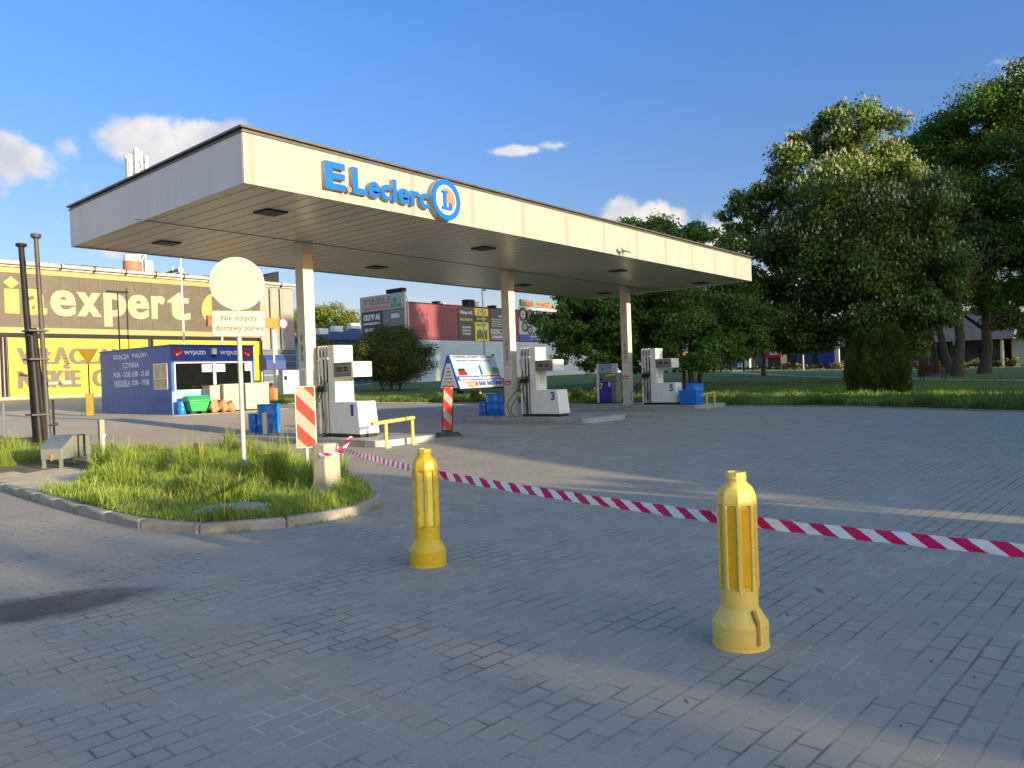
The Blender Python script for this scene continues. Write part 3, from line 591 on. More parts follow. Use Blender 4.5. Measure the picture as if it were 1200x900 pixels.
# fuel dispensers (local origin: corner of the low front box; -X side faces the forecourt)
def dispenser(num,label,loc):
    t=thing('fuel_dispenser',label,'fuel dispenser',loc,group='tall white fuel dispensers with three hoses')
    Wd=.62
    m=MB(); m.hexa([(-.01,-.06,.09),(Wd+.01,-.06,.09),(Wd,.90,.09),(0,.90,.09)],[(.0,.02,.93),(Wd-.02,.02,.93),(Wd-.02,.90,.93),(0,.90,.93)]); bb=m.build('base_cabinet',['dispenser_white'],t,bevel=.018)
    m=MB(); m.box(.02,Wd-.02,-.02,1.55,0,.088); m.build('plinth',['black_rubber'],t)
    m=MB(); m.box(.0,Wd,.90,1.12,.09,2.43); m.build('tower',['dispenser_white'],t,bevel=.012)
    for z0,z1 in((.96,1.50),(2.0,2.40)): m=MB(); m.box(.05,Wd-.05,.889,.899,z0,z1); m.build('service_panel',['dispenser_white'],t,bevel=.004)
    m=MB(); 
    for z0,x0 in((1.15,.22),(1.15,.34)): 
        for k_ in range(7): m.box(x0,x0+.07,.880,.888,z0+k_*.04,z0+k_*.04+.018)
    m.build('vent_grille',['galvanised'],t)
    m=MB(); m.box(-.005,Wd+.005,.14,.898,1.57,1.97); h_=m.build('display_head',['dispenser_white'],t,bevel=.015)
    m=MB(); m.box(-.03,-.006,.19,.90,1.59,1.95,0); m.box(-.034,-.031,.27,.82,1.68,1.88,1)
    for a,b in((.32,.5),(.56,.78)): m.box(-.037,-.035,a,b,1.72,1.84,2)
    m.build('display',['display_grey','lcd_grey','black_plastic'],h_)
    for k_,s in enumerate(('61.40','10.02')): text(s,h_,'lcd_grey' if num!='1' else 'logo_pink',(-.0375,.76-k_*.26,1.75),(0,-1,0),(0,0,1),w=.15,h=.06,depth=.001)
    text(num,bb,'number_blue',(-.006,.30,.56),(0,-1,0),(0,0,1),w=.11 if num=='1' else .17,h=.30,depth=.002,bold=.03)
    # hose bank
    m=MB(); yb=1.12; n=4; ch=.075; st=.062; y=yb; seg=[]
    m.box(.06,Wd-.06,1.121,1.62,.09,2.38)          # core
    for k_ in range(4): m.box(0.0,Wd,1.122+k_*.138,1.122+k_*.138+.07,.09,2.43)
    m.build('hose_bank',['dispenser_white'],t,bevel=.006)
    hol=MB()
    for k_ in range(3):
        yc=1.122+.07+.034+k_*.138
        hol.box(.04,Wd-.04,yc-.032,yc+.032,.12,2.36)
    hol.build('hose_channel',['black_plastic'],t)
    s=MB(); s.box(-.012,-.002,1.47,1.61,1.62,2.06); q=s.build('notice',['paper'],t)
    for k_ in range(6): text(['DIESEL','PB 95','PB 98','LPG','CENA','ZL'][k_],q,'ink_black',(-.014,1.6,1.97-k_*.06),(0,-1,0),(0,0,1),w=.11,h=.035,depth=.001)
    m=MB(); 
    for k_ in range(3): m.box(-.02,.0,1.16+k_*.138,1.23+k_*.138,2.06,2.12)
    m.build('hose_clamp',['white_metal'],t)
    for k_ in range(3):
        yc=1.226+k_*.138; col=['black_rubber','nozzle_green','nozzle_red'][k_]
        z=MB(); z.tube([(-.09,yc,1.24),(-.075,yc,1.36),(-.02,yc-.01,1.50)],[.022,.022,.014],10,0)
        z.box(-.13,-.05,yc-.03,yc+.03,1.20,1.33,1); z.tube([(-.16,yc,1.16),(-.17,yc,1.26),(-.11,yc,1.33)],.011,8,1); z.box(-.11,-.05,yc-.028,yc+.028,1.33,1.40,0)
        z.build('nozzle',[col,'black_plastic'],t,bevel=.004)
        random.seed(k_+int(num)*5); o_=random.uniform(-.05,.05)
        sag=[(-.1,yc,1.20),(-.10,yc+.01,.9),(-.11,yc+.03+o_*.3,.5)]
        if k_==0: pts=[(-.1,yc,1.20),(-.1,yc,.8),(-.1,yc-.01,.35),(-.1,yc,.12),(-.06,yc+.02,.03)]
        elif k_==1: pts=[(-.1,yc,1.20),(-.12,yc+.06,1.0),(-.16,yc+.28,.7),(-.2,yc+.5,.4),(-.22,yc+.52,.15),(-.2,yc+.36,-.02),(-.16,yc+.12,-.10),(-.1,yc,.02),(-.02,yc-.05,.3),(-.005,yc-.03,.8),(-.0,yc,1.2),(.0,yc,2.3)]
        else: pts=[(-.1,yc,1.20),(-.13,yc+.1,1.0),(-.2,yc+.36,.72),(-.24,yc+.54,.45),(-.26,yc+.44,.1),(-.24,yc+.2,-.09),(-.2,yc-.1,-.10),(-.1,yc-.2,.06),(-.03,yc-.12,.35),(-.0,yc-.02,1.0),(.0,yc,2.3)]
        # smooth
        P=[Vector(p) for p in pts]; S=[]
        for i in range(len(P)-1):
            p0=P[max(i-1,0)];p1=P[i];p2=P[i+1];p3=P[min(i+2,len(P)-1)]
            for j in range(6):
                tt=j/6; S.append(.5*((2*p1)+(-p0+p2)*tt+(2*p0-5*p1+4*p2-p3)*tt*tt+(-p0+3*p1-3*p2+p3)*tt**3))
        S.append(P[-1]); z=MB(); z.tube(S,.014,8); z.build('hose',['black_rubber'],t)
        z=MB(); z.tube([(.0,yc,2.3),(.0,yc,1.45)],.016,8); z.build('hose',['black_rubber'],t)
    return t
dispenser('1','white fuel dispenser numbered 1, nearest the sunlit grass island',(12.74,15.42,.15))
dispenser('3','white fuel dispenser numbered 3 beside the middle canopy column',(21.3,15.25,.15))
dispenser('5','white fuel dispenser numbered 5 between a column and blue drums',(29.5,14.97,.15))
# dispenser 7
t=thing('fuel_dispenser','low old grey dispenser with dark blue door numbered 7','fuel dispenser',(30.8,18.85,.15))
m=MB(); m.box(0,.5,.78,.9,.02,1.87); m.box(.44,.5,0,.78,.95,1.87); m.build('side_post',['white_metal'],t,bevel=.01)
m=MB(); m.box(0,.5,.02,.78,1.42,1.87); h=m.build('display_head',['poster_sky'],t,bevel=.012)
m=MB(); m.box(-.01,-.002,.5,.62,1.58,1.72); m.build('display',['display_grey'],h)
m=MB(); m.box(.0,.5,.12,.78,.05,1.02); b=m.build('door_panel',['navy_panel'],t,bevel=.008)
m=MB(); m.box(-.01,-.001,.15,.24,.8,1.0); m.build('sticker',['paper'],b)
text('7',b,'paper',(-.008,.72,.68),(0,-1,0),(0,0,1),w=.16,h=.28,depth=.002,bold=.03)
m=MB(); m.box(.02,.5,-.14,.118,.05,1.0); m.box(.10,.44,-.1,.78,1.02,1.42); m.build('side_cabinet',['cabinet_grey'],t,bevel=.008)
m=MB(); m.tube([(-.03,.36,1.30),(-.04,.1,1.33),(-.03,-.12,1.36)],[.05,.075,.05],10); m.build('nozzle_cover',['poster_yellow'],t)
m=MB(); m.tube([(-.03,.62,1.2),(-.05,.6,1.1)],.035,10); m.build('nozzle',['black_plastic'],t)
m=MB(); m.tube([(.02,.92,1.35),(-.02,1.02,1.0),(-.05,1.15,.55),(-.06,1.35,.12),(-.1,1.6,.03),(-.3,1.3,.02),(-.35,.6,.02)],.015,8); m.build('hose',['black_rubber'],t)
m=MB(); m.box(.0,.5,-.12,.9,0,.045); m.build('plinth',['black_rubber'],t)

# drums
def drum(name,x,y,rad,h,label,z=.15,mt='barrel_blue'):
    t=thing(name,label,'drum',(x,y,z),group='blue drums on the pump islands')
    m=MB(); m.lathe([(rad*.96,0),(rad,.02),(rad,.3*h),(rad*1.02,.32*h),(rad,.34*h),(rad,.64*h),(rad*1.02,.66*h),(rad,.68*h),(rad,h-.02)],28); m.build('body',[mt],t)
    m=MB(); m.lathe([(rad*1.02,h-.03),(rad*1.04,h-.01),(rad*1.03,h+.02),(rad*.97,h+.025),(rad*.95,h+.005)],28,c=(0,0,.001)); m.build('lid',[mt],t)
    return t
drum('blue_drum',13.25,20.2,.33,.84,'large blue drum at the far end of the island of dispenser 1')
drum('blue_drum',13.15,20.83,.17,.55,'slim low blue drum left of the large one beside the white post')
drum('blue_drum',21.85,18.55,.33,.79,'large blue drum left of the middle canopy column')
drum('blue_drum',21.75,19.02,.20,.50,'small blue drum at the far end of the island of dispenser 3')
drum('blue_drum',30.0,14.35,.36,.85,'tall blue drum right of dispenser 5, behind the lower one')
def tub(x,y):
    t=thing('blue_tub','low square blue tub in front of the tall drum right of dispenser 5','tub',(x,y,.15))
    m=MB(); m.hexa([(-.22,-.36,.02),(.22,-.36,.02),(.22,.36,.02),(-.22,.36,.02)],[(-.24,-.4,.55),(.24,-.4,.55),(.24,.4,.55),(-.24,.4,.55)]); m.build('body',['barrel_blue'],t,bevel=.02)
    m=MB(); m.box(-.26,.26,-.42,.42,.551,.59); m.build('lid',['barrel_blue'],t,bevel=.01)
tub(29.35,14.25)
# white concrete post on island 1
m=MB(); m.lathe([(.075,0),(.075,.62),(.07,.64)],16); tag(m.build('white_post',['white_paint'],loc=(12.75,19.65,.15)),'short white round post in front of the large blue drum','post')

# yellow hoop guards
def hoop(loc,label,w=1.15):
    t=thing('hoop_guard',label,'hoop guard',loc,group='yellow hoop guards at the pump islands')
    m=MB(); m.tube([(-.30,0,.60),(w+.06,0,.66)],.045,12); m.build('top_rail',['yellow_metal'],t)
    for x in(0.12,w):
        m=MB(); m.tube([(x,0,0),(x,0,.60)],.042,12); m.build('leg',['yellow_metal'],t)
        m=MB(); m.box(x-.09,x+.09,-.09,.09,-.0,.012); m.build('foot_plate',['galvanised'],t)
    m=MB(); m.tube([(w*.74,0,.612+.03),(w*.78,0,.65)],.048,12); m.build('black_band',['black_rubber'],t)
    return t
hoop((12.02,13.72,0),'yellow hoop guard at the near end of the island of dispenser 1',.98)
hoop((28.3,13.1,0),'yellow hoop guard beside the blue tub right of dispenser 5',.85)

# ------------------------------------------------------------------ bollards
def bollard(loc,body,panel,label,rz,ribbed_=True):
    t=thing('bollard',label,'bollard',loc,rz,group='yellow plastic bollards linked by warning tape')
    n=8; ro=PI/8
    m=MB(); m.lathe([(.155,0),(.158,.02),(.159,.135),(.156,.142),(.112,.212),(.106,.222),(.106,.33)],32,rot=0,caps=False)
    m.sharp=14; b=m.build('base',[body],t)
    m=MB()
    # octagonal shaft with recessed panels
    def ring(rad,z): return [(rad*math.cos(ro+2*PI*j/n),rad*math.sin(ro+2*PI*j/n),z) for j in range(n)]
    m.lathe([(.104,.24),(.110,.33),(.098,.331),(.098,.815),(.113,.816),(.113,.835),(.108,.87),(.092,.91),(.068,.935),(.058,.945),(.058,.958),(.061,.962),(.061,.972),(.058,.976),(.058,1.0),(.050,1.002),(.046,.985),(.046,.90)],n,rot=ro,caps=False)
    for j in range(n):
        a=ro+2*PI*j/n; c_=Vector((math.cos(a),math.sin(a),0)); s_=Vector((-math.sin(a),math.cos(a),0)); rr_=.106
        P=[c_*(rr_+.004)+s_*.012,c_*(rr_+.007),c_*(rr_+.004)-s_*.012,c_*.09-s_*.012,c_*.09+s_*.012]
        vs=[(p.x,p.y,.33) for p in P]+[(p.x,p.y,.818) for p in P]
        m.add(vs,[tuple(range(5))[::-1],tuple(range(5,10))]+[(i,(i+1)%5,5+(i+1)%5,5+i) for i in range(5)])
    m.build('shaft',[body],t,bevel=.002)
    for j in range(n):
        a0=ro+2*PI*j/n; a1=ro+2*PI*(j+1)/n; A=Vector((math.cos(a0),math.sin(a0),0)); B=Vector((math.cos(a1),math.sin(a1),0)); e=.14 if ribbed_ else .2
        p=A.lerp(B,e); q=A.lerp(B,1-e); r0=.1005
        m=MB(); m.hexa([tuple(v) for v in (p*.1+Vector((0,0,.345)),q*.1+Vector((0,0,.345)),q*.094+Vector((0,0,.345)),p*.094+Vector((0,0,.345)))],[tuple(v) for v in (p*.1+Vector((0,0,.80)),q*.1+Vector((0,0,.80)),q*.094+Vector((0,0,.80)),p*.094+Vector((0,0,.80)))])
        m.v=[(v[0]*1.035,v[1]*1.035,v[2]) for v in m.v]
        m.build('reflector_strip',[panel],t)
    # slot in the foot, coloured darker for the shade in its recess
    a=R(10); m=MB(); M_=Matrix.Rotation(a,3,'Z'); m.obox(M_@Vector((.150,0,.105)),(.03,.022,.14),M_); m.obox(M_@Vector((.132,0,.19)),(.035,.022,.07),M_@Matrix.Rotation(R(-28),3,'Y')); m.build('slot',['amber_dark'],t,bevel=.003)
    m=MB(); m.lathe([(.162,.0),(.160,.01),(.157,.012)],32,caps=False); m.build('base_rim',[body],b)
    return t
mm('amber_dark',(.38,.26,.04),.6,var=.1)
bollard((4.24,1.79,0),'yellow_plastic','amber_reflector','pale yellow bollard with amber strips, the one nearest the camera',R(-130))
bollard((4.63,4.75,0),'mustard_plastic','lime_reflector','mustard yellow bollard with pale lime strips near the grass island kerb',R(23),False)

# ------------------------------------------------------------------ warning tape
def tape_material():
    m=D.materials.new('striped_tape'); m.use_nodes=True; t=m.node_tree; n=t.nodes; l=t.links; p=n['Principled BSDF']
    uv=n.new('ShaderNodeUVMap'); uv.uv_map='along'; s=n.new('ShaderNodeSeparateXYZ'); l.new(uv.outputs[0],s.inputs[0])
    a=n.new('ShaderNodeMath'); a.operation='ADD'; l.new(s.outputs[0],a.inputs[0]); l.new(s.outputs[1],a.inputs[1])
    d=n.new('ShaderNodeMath'); d.operation='DIVIDE'; l.new(a.outputs[0],d.inputs[0]); d.inputs[1].default_value=.175
    fr=n.new('ShaderNodeMath'); fr.operation='FRACT'; l.new(d.outputs[0],fr.inputs[0])
    g=n.new('ShaderNodeMath'); g.operation='GREATER_THAN'; l.new(fr.outputs[0],g.inputs[0]); g.inputs[1].default_value=.5
    mx=n.new('ShaderNodeMix'); mx.data_type='RGBA'; l.new(g.outputs[0],mx.inputs['Factor']); mx.inputs['A'].default_value=(.80,.80,.80,1); mx.inputs['B'].default_value=(.62,.005,.10,1)
    l.new(mx.outputs['Result'],p.inputs['Base Color']); p.inputs['Roughness'].default_value=.32; p.inputs['Specular IOR Level'].default_value=.5
    tr=n.new('ShaderNodeBsdfTranslucent'); l.new(mx.outputs['Result'],tr.inputs[0]); ms=n.new('ShaderNodeMixShader'); ms.inputs[0].default_value=.25
    o=n['Material Output']; l.new(p.outputs[0],ms.inputs[1]); l.new(tr.outputs[0],ms.inputs[2]); l.new(ms.outputs[0],o.inputs[0]); return m
MT['tape']=tape_material()
def ribbon(name,pts,w,tw,steps=140,crumple=.004):
    P=[Vector(p) for p in pts]; L_=[0]
    for a,b in zip(P,P[1:]): L_.append(L_[-1]+(b-a).length)
    tot=L_[-1]; V=[];U=[]
    for i in range(steps+1):
        s=tot*i/steps; p=Vector([float(np.interp(s,L_,[q[k] for q in P])) for k in range(3)]); q=Vector([float(np.interp(min(s+.05,tot),L_,[q_[k] for q_ in P])) for k in range(3)]); t_=(q-p)
        if t_.length<1e-5: t_=P[-1]-P[-2]
        t_.normalize(); side=Vector((-t_.y,t_.x,0)).normalized(); up=t_.cross(side); up=up if up.z>0 else -up
        a=tw(s,tot); d=up*math.cos(a)+side*math.sin(a)
        for k,e in enumerate((-.5,-.17,.17,.5)):
            j=side*(crumple*math.sin(s*17+k*1.7)+crumple*.6*math.sin(s*41+k*3)); V.append(p+d*w*e+j); U.append((s,e*w*1.5))
    F=[(4*i+k,4*i+k+1,4*i+4+k+1,4*i+4+k) for i in range(steps) for k in range(3)]
    me=D.meshes.new(name); me.from_pydata([tuple(v) for v in V],[],F); uvl=me.uv_layers.new(name='along')
    for lp in me.loops: uvl.data[lp.index].uv=U[lp.vertex_index]
    me.materials.append(MT['tape']); me.polygons.foreach_set('use_smooth',[True]*len(F)); o=D.objects.new(name,me); COL.objects.link(o); return o
tp=thing('warning_tape','red and white warning tape from the concrete block past both yellow bollards','tape',(0,0,0))
def sagpts(a,b,s,n=14):
    a=Vector(a);b=Vector(b); return [tuple(a.lerp(b,i/n)-Vector((0,0,s*4*(i/n)*(1-i/n)))) for i in range(n+1)]
TA=(6.39,8.10,.72);TB=(4.76,4.76,.765);TC=(4.37,1.82,.69);TD=(4.20,-1.4,.74)
ribbon('ribbon',sagpts(TA,TB,.012),.066,lambda s,t:1.0-.55*min(1,s/2.6)+.25*math.sin(s*3.1),crumple=.003).parent=tp
ribbon('ribbon',sagpts(TB,TC,.015),.066,lambda s,t:.25+.22*math.sin(s*2.3)+.12*math.sin(s*5.1+1),crumple=.007).parent=tp
ribbon('ribbon',sagpts(TC,TD,.02),.064,lambda s,t:.2+.2*math.sin(s*2.4+.5)+.1*math.sin(s*6),crumple=.007).parent=tp
ribbon('loop_around_block',[(6.12,8.24,.66),(6.15,8.13,.665),(6.24,8.07,.68),(6.34,8.06,.695),(6.41,8.10,.705),(6.45,8.24,.71)],.05,lambda s,t:.4*math.sin(s*9),40).parent=tp
ribbon('loose_end',[(6.36,8.03,.71),(6.38,8.00,.77),(6.42,7.98,.84),(6.46,7.97,.88)],.055,lambda s,t:.5+s*3,30).parent=tp
m=MB(); m.lathe([(.006,0),(.028,.012),(.034,.03),(.02,.055),(.004,.06)],12,c=(6.37,8.05,.67)); m.build('knot',['tape_red'],tp)
bollard((4.13,-1.45,0),'yellow_plastic','amber_reflector','yellow bollard just outside the right edge where the tape ends',R(-60))
# ------------------------------------------------------------------ front island objects
B=Vector((6.86,11.2,.1))
t=thing('round_sign','blank round sign over a white plate on a grey pole in the grass','road sign',tuple(B),R(-23))
# faces local -Y
m=MB(); m.tube([(0,.03,.28),(0,.03,3.55)],.038,16); m.build('pole',['galvanised'],t)
m=MB(); m.tube([(0,.03,-.1),(0,.03,.30)],.040,16); m.build('pole_foot',['poster_blue'],t)
m=MB(); q=[(.42*math.cos(2*PI*i/56),.42*math.sin(2*PI*i/56)) for i in range(56)]; m.prism(q,lambda a,b,d:(a,d,3.15+b),-.018,-.012,0); m.prism([(a*1.0,b*1.0) for a,b in q],lambda a,b,d:(a,d,3.15+b),-.0115,-.008,1)
m.prism([(a*1.012,b*1.012) for a,b in q],lambda a,b,d:(a,d,3.15+b),-.0155,-.010,1)
rd=m.build('round_plate',['sign_cream','galvanised'],t)
m=MB(); m.box(-.415,.415,-.018,-.012,2.29,2.71,0); pl=m.build('text_plate',['plate_white'],t,bevel=.005)
m=MB()
for z0,z1,a,b in((2.700,2.706,-.41,.41),(2.294,2.300,-.41,.41)): m.box(a,b,-.0205,-.0185,z0,z1)
for a in(-.409,.403): m.box(a,a+.006,-.0205,-.0185,2.3005,2.6995)
m.build('plate_border',['ink_black'],pl)
text('Nie dotyczy',pl,'ink_black',(-.27,-.0185,2.52),(1,0,0),(0,0,1),w=.56,h=.115,depth=.002,bold=.012)
text('dostawy paliwa',pl,'ink_black',(-.36,-.0185,2.36),(1,0,0),(0,0,1),w=.74,h=.115,depth=.002,bold=.012)
for z in(2.5,3.15,2.9): 
    m=MB(); m.box(-.07,.07,-.008,.075,z-.015,z+.015); m.build('bracket',['galvanised'],t)

# concrete block and striped board behind it
t=thing('concrete_block','leaning pebbled concrete block with tape round it at the grass edge','concrete block',(6.28,8.26,.06),R(14))
m=MB(); m.sharp=60; m.hexa([(-.17,-.10,-.05),(.17,-.10,-.05),(.18,.14,-.05),(-.16,.14,-.05)],[(-.155,-.08,.74),(.145,-.08,.73),(.15,.12,.74),(-.15,.12,.75)]); m.build('block',['pebble_concrete'],t,bevel=.02,seg=3)
def stripes(m,w,h,y,per=.36,m_red=0,dirn=1,x0=None,z0=0):
    # slanted red bars clipped to a rectangle (-w/2..w/2, z0..z0+h)
    k=-3
    while k*per<h+2:
        P=[]
        def zl(x,off): return k*per+off-dirn*(x)*1.05
        poly=[(-w/2,zl(-w/2,0)),(w/2,zl(w/2,0)),(w/2,zl(w/2,per/2)),(-w/2,zl(-w/2,per/2))]
        def clip(pl_,z,keep_above):
            o=[]
            for i in range(len(pl_)):
                a=pl_[i];b=pl_[(i+1)%len(pl_)]
                ia=(a[1]>=z)==keep_above or a[1]==z; ib=(b[1]>=z)==keep_above or b[1]==z
                if ia: o.append(a)
                if ia!=ib:
                    tt=(z-a[1])/(b[1]-a[1]); o.append((a[0]+(b[0]-a[0])*tt,z))
            return o
        poly=clip(poly,0,True)
        if len(poly)>2: poly=clip(poly,h,False)
        if len(poly)>2: m.prism(poly,lambda a,b,d:(a,d,z0+b),y-.002,y,m_red)
        k+=1
E_=(8.7,11.85)
t=thing('striped_board','red and white striped board standing behind the concrete block','hazard board',(7.49,10.38,.02),R(-33))
m=MB(); m.box(-.145,.145,0,.02,.55,1.52); m.build('board',['plate_white'],t,bevel=.004)
m=MB(); m.box(-.16,.16,.001,.03,.535,.55); m.box(-.16,.16,.001,.03,1.52,1.535); m.box(-.16,-.145,.001,.03,.55,1.52); m.box(.145,.16,.001,.03,.55,1.52); m.build('frame',['galvanised'],t)
m=MB(); stripes(m,.285,.965,-.001,.47,0,1,z0=.553); m.build('stripe',['red_paint'],t)
m=MB(); m.tube([(0,.05,-.05),(0,.05,1.4)],.03,10); m.build('post',['galvanised'],t)
# leaning striped beacon on rubber foot
t=thing('traffic_beacon','narrow red and white beacon on a black rubber foot, leaning','hazard board',(15.27,14.74,0),R(-42))
m=MB(); m.hexa([(-.42,-.22,0),(.42,-.22,0),(.42,.22,0),(-.42,.22,0)],[(-.28,-.16,.10),(.34,-.14,.10),(.34,.14,.10),(-.28,.16,.10)]); m.build('foot',['sandbag_grey'],t,bevel=.02)
LM=Matrix.Rotation(R(3.2),4,'Y')
def lean(m): m.v=[tuple(LM@Vector(v)) for v in m.v]; return m
m=MB(); m.box(-.125,.125,0,.045,.16,1.36); lean(m).build('board',['plate_white'],t,bevel=.006)
m=MB(); m.box(-.15,-.126,.0,.05,.12,1.38); m.box(.126,.15,.0,.05,.12,1.38); m.box(-.126,.126,0,.05,1.361,1.38); m.box(-.126,.126,.0,.05,.12,.159); m.box(-.05,.05,.01,.04,.05,.12); lean(m).build('frame',['dark_metal'],t)
m=MB(); stripes(m,.25,1.19,-.002,.50,0,1,z0=.165); lean(m).build('stripe',['sign_red'],t)
# cabinet
mm('lid_grey',(.13,.155,.19),.4,var=.1,dirt=.2,dirtcol=(.2,.18,.15))
t=thing('steel_cabinet','low grey steel box with sloped lid on short legs','cabinet',(6.30,16.7,.1),R(35)); t.scale=(.80,.80,.80)
# local: -Y front; sloped face on left (-X) end
m=MB(); m.prism([(-.62,.22),(.55,.22),(.57,.74),(-.20,.76),(-.62,.50)],lambda a,b,d:(a,d,b),-.27,.27); 
m.build('box_body',['cabinet_grey'],t,bevel=.01)
m=MB(); m.prism([(-.635,.505),(-.19,.785),(.0,.785),(.0,.765),(-.195,.765),(-.625,.49)],lambda a,b,d:(a,d,b),-.285,.285); m.build('sloped_lid',['lid_grey'],t)
m=MB(); m.box(.0,.04,-.285,.285,.23,.775); m.box(.22,.30,-.282,.282,.23,.772); m.build('band',['dark_metal'],t)
for x in(-.58,.5):
    for y in(-.22,.22): m=MB(); m.box(x-.035,x+.035,y-.03,y+.03,-.02,.22); m.build('leg',['cabinet_grey'],t)
m=MB(); m.box(-.66,-.622,-.04,.0,.30,.34); m.box(-.655,-.63,-.035,.0,.20,.30); m.build('padlock',['orange_paint'],t)
m=MB(); m.tube([(0,0,0),(0,0,.55),(.03,0,.62)],.035,12); m.build('pipe',['white_paint'],thing('pipe_stub','short pale pipe with capped end right of the steel box','pipe',(7.10,16.95,.05)))
m=MB(); m.box(-.055,.055,-.055,.055,0,.92); tag(m.build('wooden_post',['post_wood'],loc=(7.55,18.1,.02),bevel=.01),'weathered square wooden post at the back of the grass island','post')
# stump
t=thing('broken_post','rusty broken post stump standing in the tall grass','post',(8.02,14.75,.05),R(20))
m=MB(); m.box(-.07,.0,-.07,.07,0,.40); m.build('dark_side',['dark_plank'],t,bevel=.012); m=MB(); m.box(.002,.09,-.06,.06,0,.37); m.build('rusty_side',['rusty_red'],t,bevel=.012)
# manhole
t=thing('manhole_cover','round concrete manhole cover sunk in the island grass','manhole cover',(4.98,8.42,.08),R(10))
m=MB(); m.lathe([(.44,0),(.44,.045),(.42,.055)],40); m.build('ring',['kerb_concrete'],t); m=MB(); m.lathe([(.33,.056),(.33,.066),(.31,.070)],32); m.build('lid',['manhole_concrete'],t)
# pole bundle
t=thing('folded_barrier','upright bundle of dark folded barrier arms at the left edge','barrier',(7.75,22.3,.1),0)
def polez(name,pts,rad,mt): m=MB(); m.tube(pts,rad,14); return m.build(name,[mt],t)
polez('arm',[(-.02,.10,-.05),(-.14,.32,5.35)],[.10,.07],'dark_metal'); polez('arm',[(.12,-.06,-.05),(.0,.10,3.2)],[.085,.075],'dark_metal'); polez('arm',[(.0,-.04,-.05),(-.06,.12,3.0)],[.10,.085],'black_plastic')
polez('steel_arm',[(.18,-.12,-.05),(.10,-.02,5.55)],[.07,.055],'steel')
m=MB(); m.lathe([(.07,0),(.12,.04),(.13,.12),(.10,.13)],16,c=(.10,-.02,5.54)); m.build('cap',['steel'],t)
m=MB(); m.lathe([(.09,0),(.13,.03),(.13,.09),(.10,.10)],16,c=(-.14,.32,5.34)); m.build('cap',['dark_metal'],t)
for z in(.9,2.35,3.1): m=MB(); m.box(-.22,.26,-.2,.30,z,z+.045); m.build('clamp',['steel'],t)
for a,b,z in((-.30,.3,1.95),(.34,-.30,.62)): m=MB(); m.tube([(a*.5,b*.5,z),(a,b,z+.04)],[.03,.045],10); m.build('bolt',['steel'],t)
m=MB(); m.tube([(.2,-.2,1.72),(.42,-.38,1.74)],.05,10); m.lathe([(.14,-.05),(.16,0),(.14,.05)],20,c=(.52,-.46,1.74)); m.build('roller_bracket',['galvanised'],t)
m=MB(); m.tube([(.28,-.2,-.02),(.28,-.2,1.3)],.03,8); m.build('side_rod',['dark_metal'],t)
# rack at far left edge
t=thing('metal_frame','pale tubular metal frame at the left edge of the photo','metal frame',(7.6,25.3,.3),R(8))
for z in(.3,.85,1.35,1.8): m=MB(); m.tube([(-1.6,0,z),(.10,0,z+.02)],.02,8); m.build('rail',['galvanised'],t)
for x in(-1.5,-.7,.1,.26): m=MB(); m.tube([(x,0 if x<.2 else -.1,-.1),(x,0 if x<.2 else -.1,1.9 if x<.2 else 1.1)],.03,10); m.build('upright',['white_metal'],t)
# yield sign on yellow post
t=thing('yield_sign','yellow downward triangle sign on a thin pole with ochre base','road sign',(14.0,34.6,tz(14.,34.6)),R(-38))
m=MB(); m.tube([(0,.03,.0),(0,.03,2.7)],.028,10); m.build('pole',['dark_metal'],t)
m=MB(); m.box(-.14,.14,-.1,.14,0,.95); mm('ochre_post',(.26,.19,.025),.7,var=.2,dirt=.3); m.build('base_post',['ochre_post'],t,bevel=.03)
m=MB(); m.prism([(-.37,2.80),(.37,2.80),(0,2.18)],lambda a,b,d:(a,d,b),-.01,.0); m.build('triangle_border',['orange_paint'],t,bevel=.01)
m=MB(); m.prism([(-.33,2.78),(.33,2.78),(0,2.225)],lambda a,b,d:(a,d,b),-.016,-.011); m.build('triangle_plate',['amber_reflector'],t)

# ------------------------------------------------------------------ kiosk
kz=.50
m=MB(); m.box(14.75,20.0,28.9,36.9,.2,kz+.02); tag(m.build('kiosk_platform',['island_concrete'],bevel=.03),'low concrete platform under the blue kiosk','platform')
k_=thing('station_kiosk','blue metal attendant kiosk with dark front windows and white lettering','kiosk',(0,0,0))
KX,KX2,KY,KY2,KT=15.3,19.05,30.03,36.5,3.30
m=MB(); m.box(KX,KX+.06,KY+.06,KY2,kz+.02,KT); m.box(KX+.06,KX2-.06,KY2-.06,KY2,kz+.02,KT); m.box(KX2-.06,KX2,KY+.06,KY2,kz+.02,KT); m.build('side_wall',['kiosk_blue_side'],k_)
m=MB(); m.box(KX,KX2,KY,KY+.06,2.64,KT); m.build('front_band',['kiosk_blue'],k_)
m=MB(); m.box(KX,KX2,KY,KY+.06,kz+.02,1.45); m.build('front_apron',['kiosk_pale_blue'],k_)
m=MB(); m.box(KX,KX+.12,KY,KY+.06,1.45,2.64); m.box(KX2-.12,KX2,KY,KY+.06,1.45,2.64); m.build('corner_post',['kiosk_blue'],k_)
m=MB(); m.box(KX-.04,KX2+.04,KY-.05,KY2+.04,KT,KT+.06); m.build('roof',['kiosk_fascia_blue'],k_)
for a,b in((KX+.121,17.16),(17.18,KX2-.121)):
    m=MB(); m.box(a,b,KY-.015,KY+.045,1.452,1.50); m.box(a,b,KY-.015,KY+.045,2.59,2.638); m.box(a,a+.05,KY-.015,KY+.045,1.501,2.589); m.box(b-.05,b,KY-.015,KY+.045,1.501,2.589)
    w=m.build('front_window',['white_metal'],k_); m=MB(); m.box(a+.051,b-.051,KY+.01,KY+.02,1.501,2.589); m.build('pane',['dark_glass'],w)
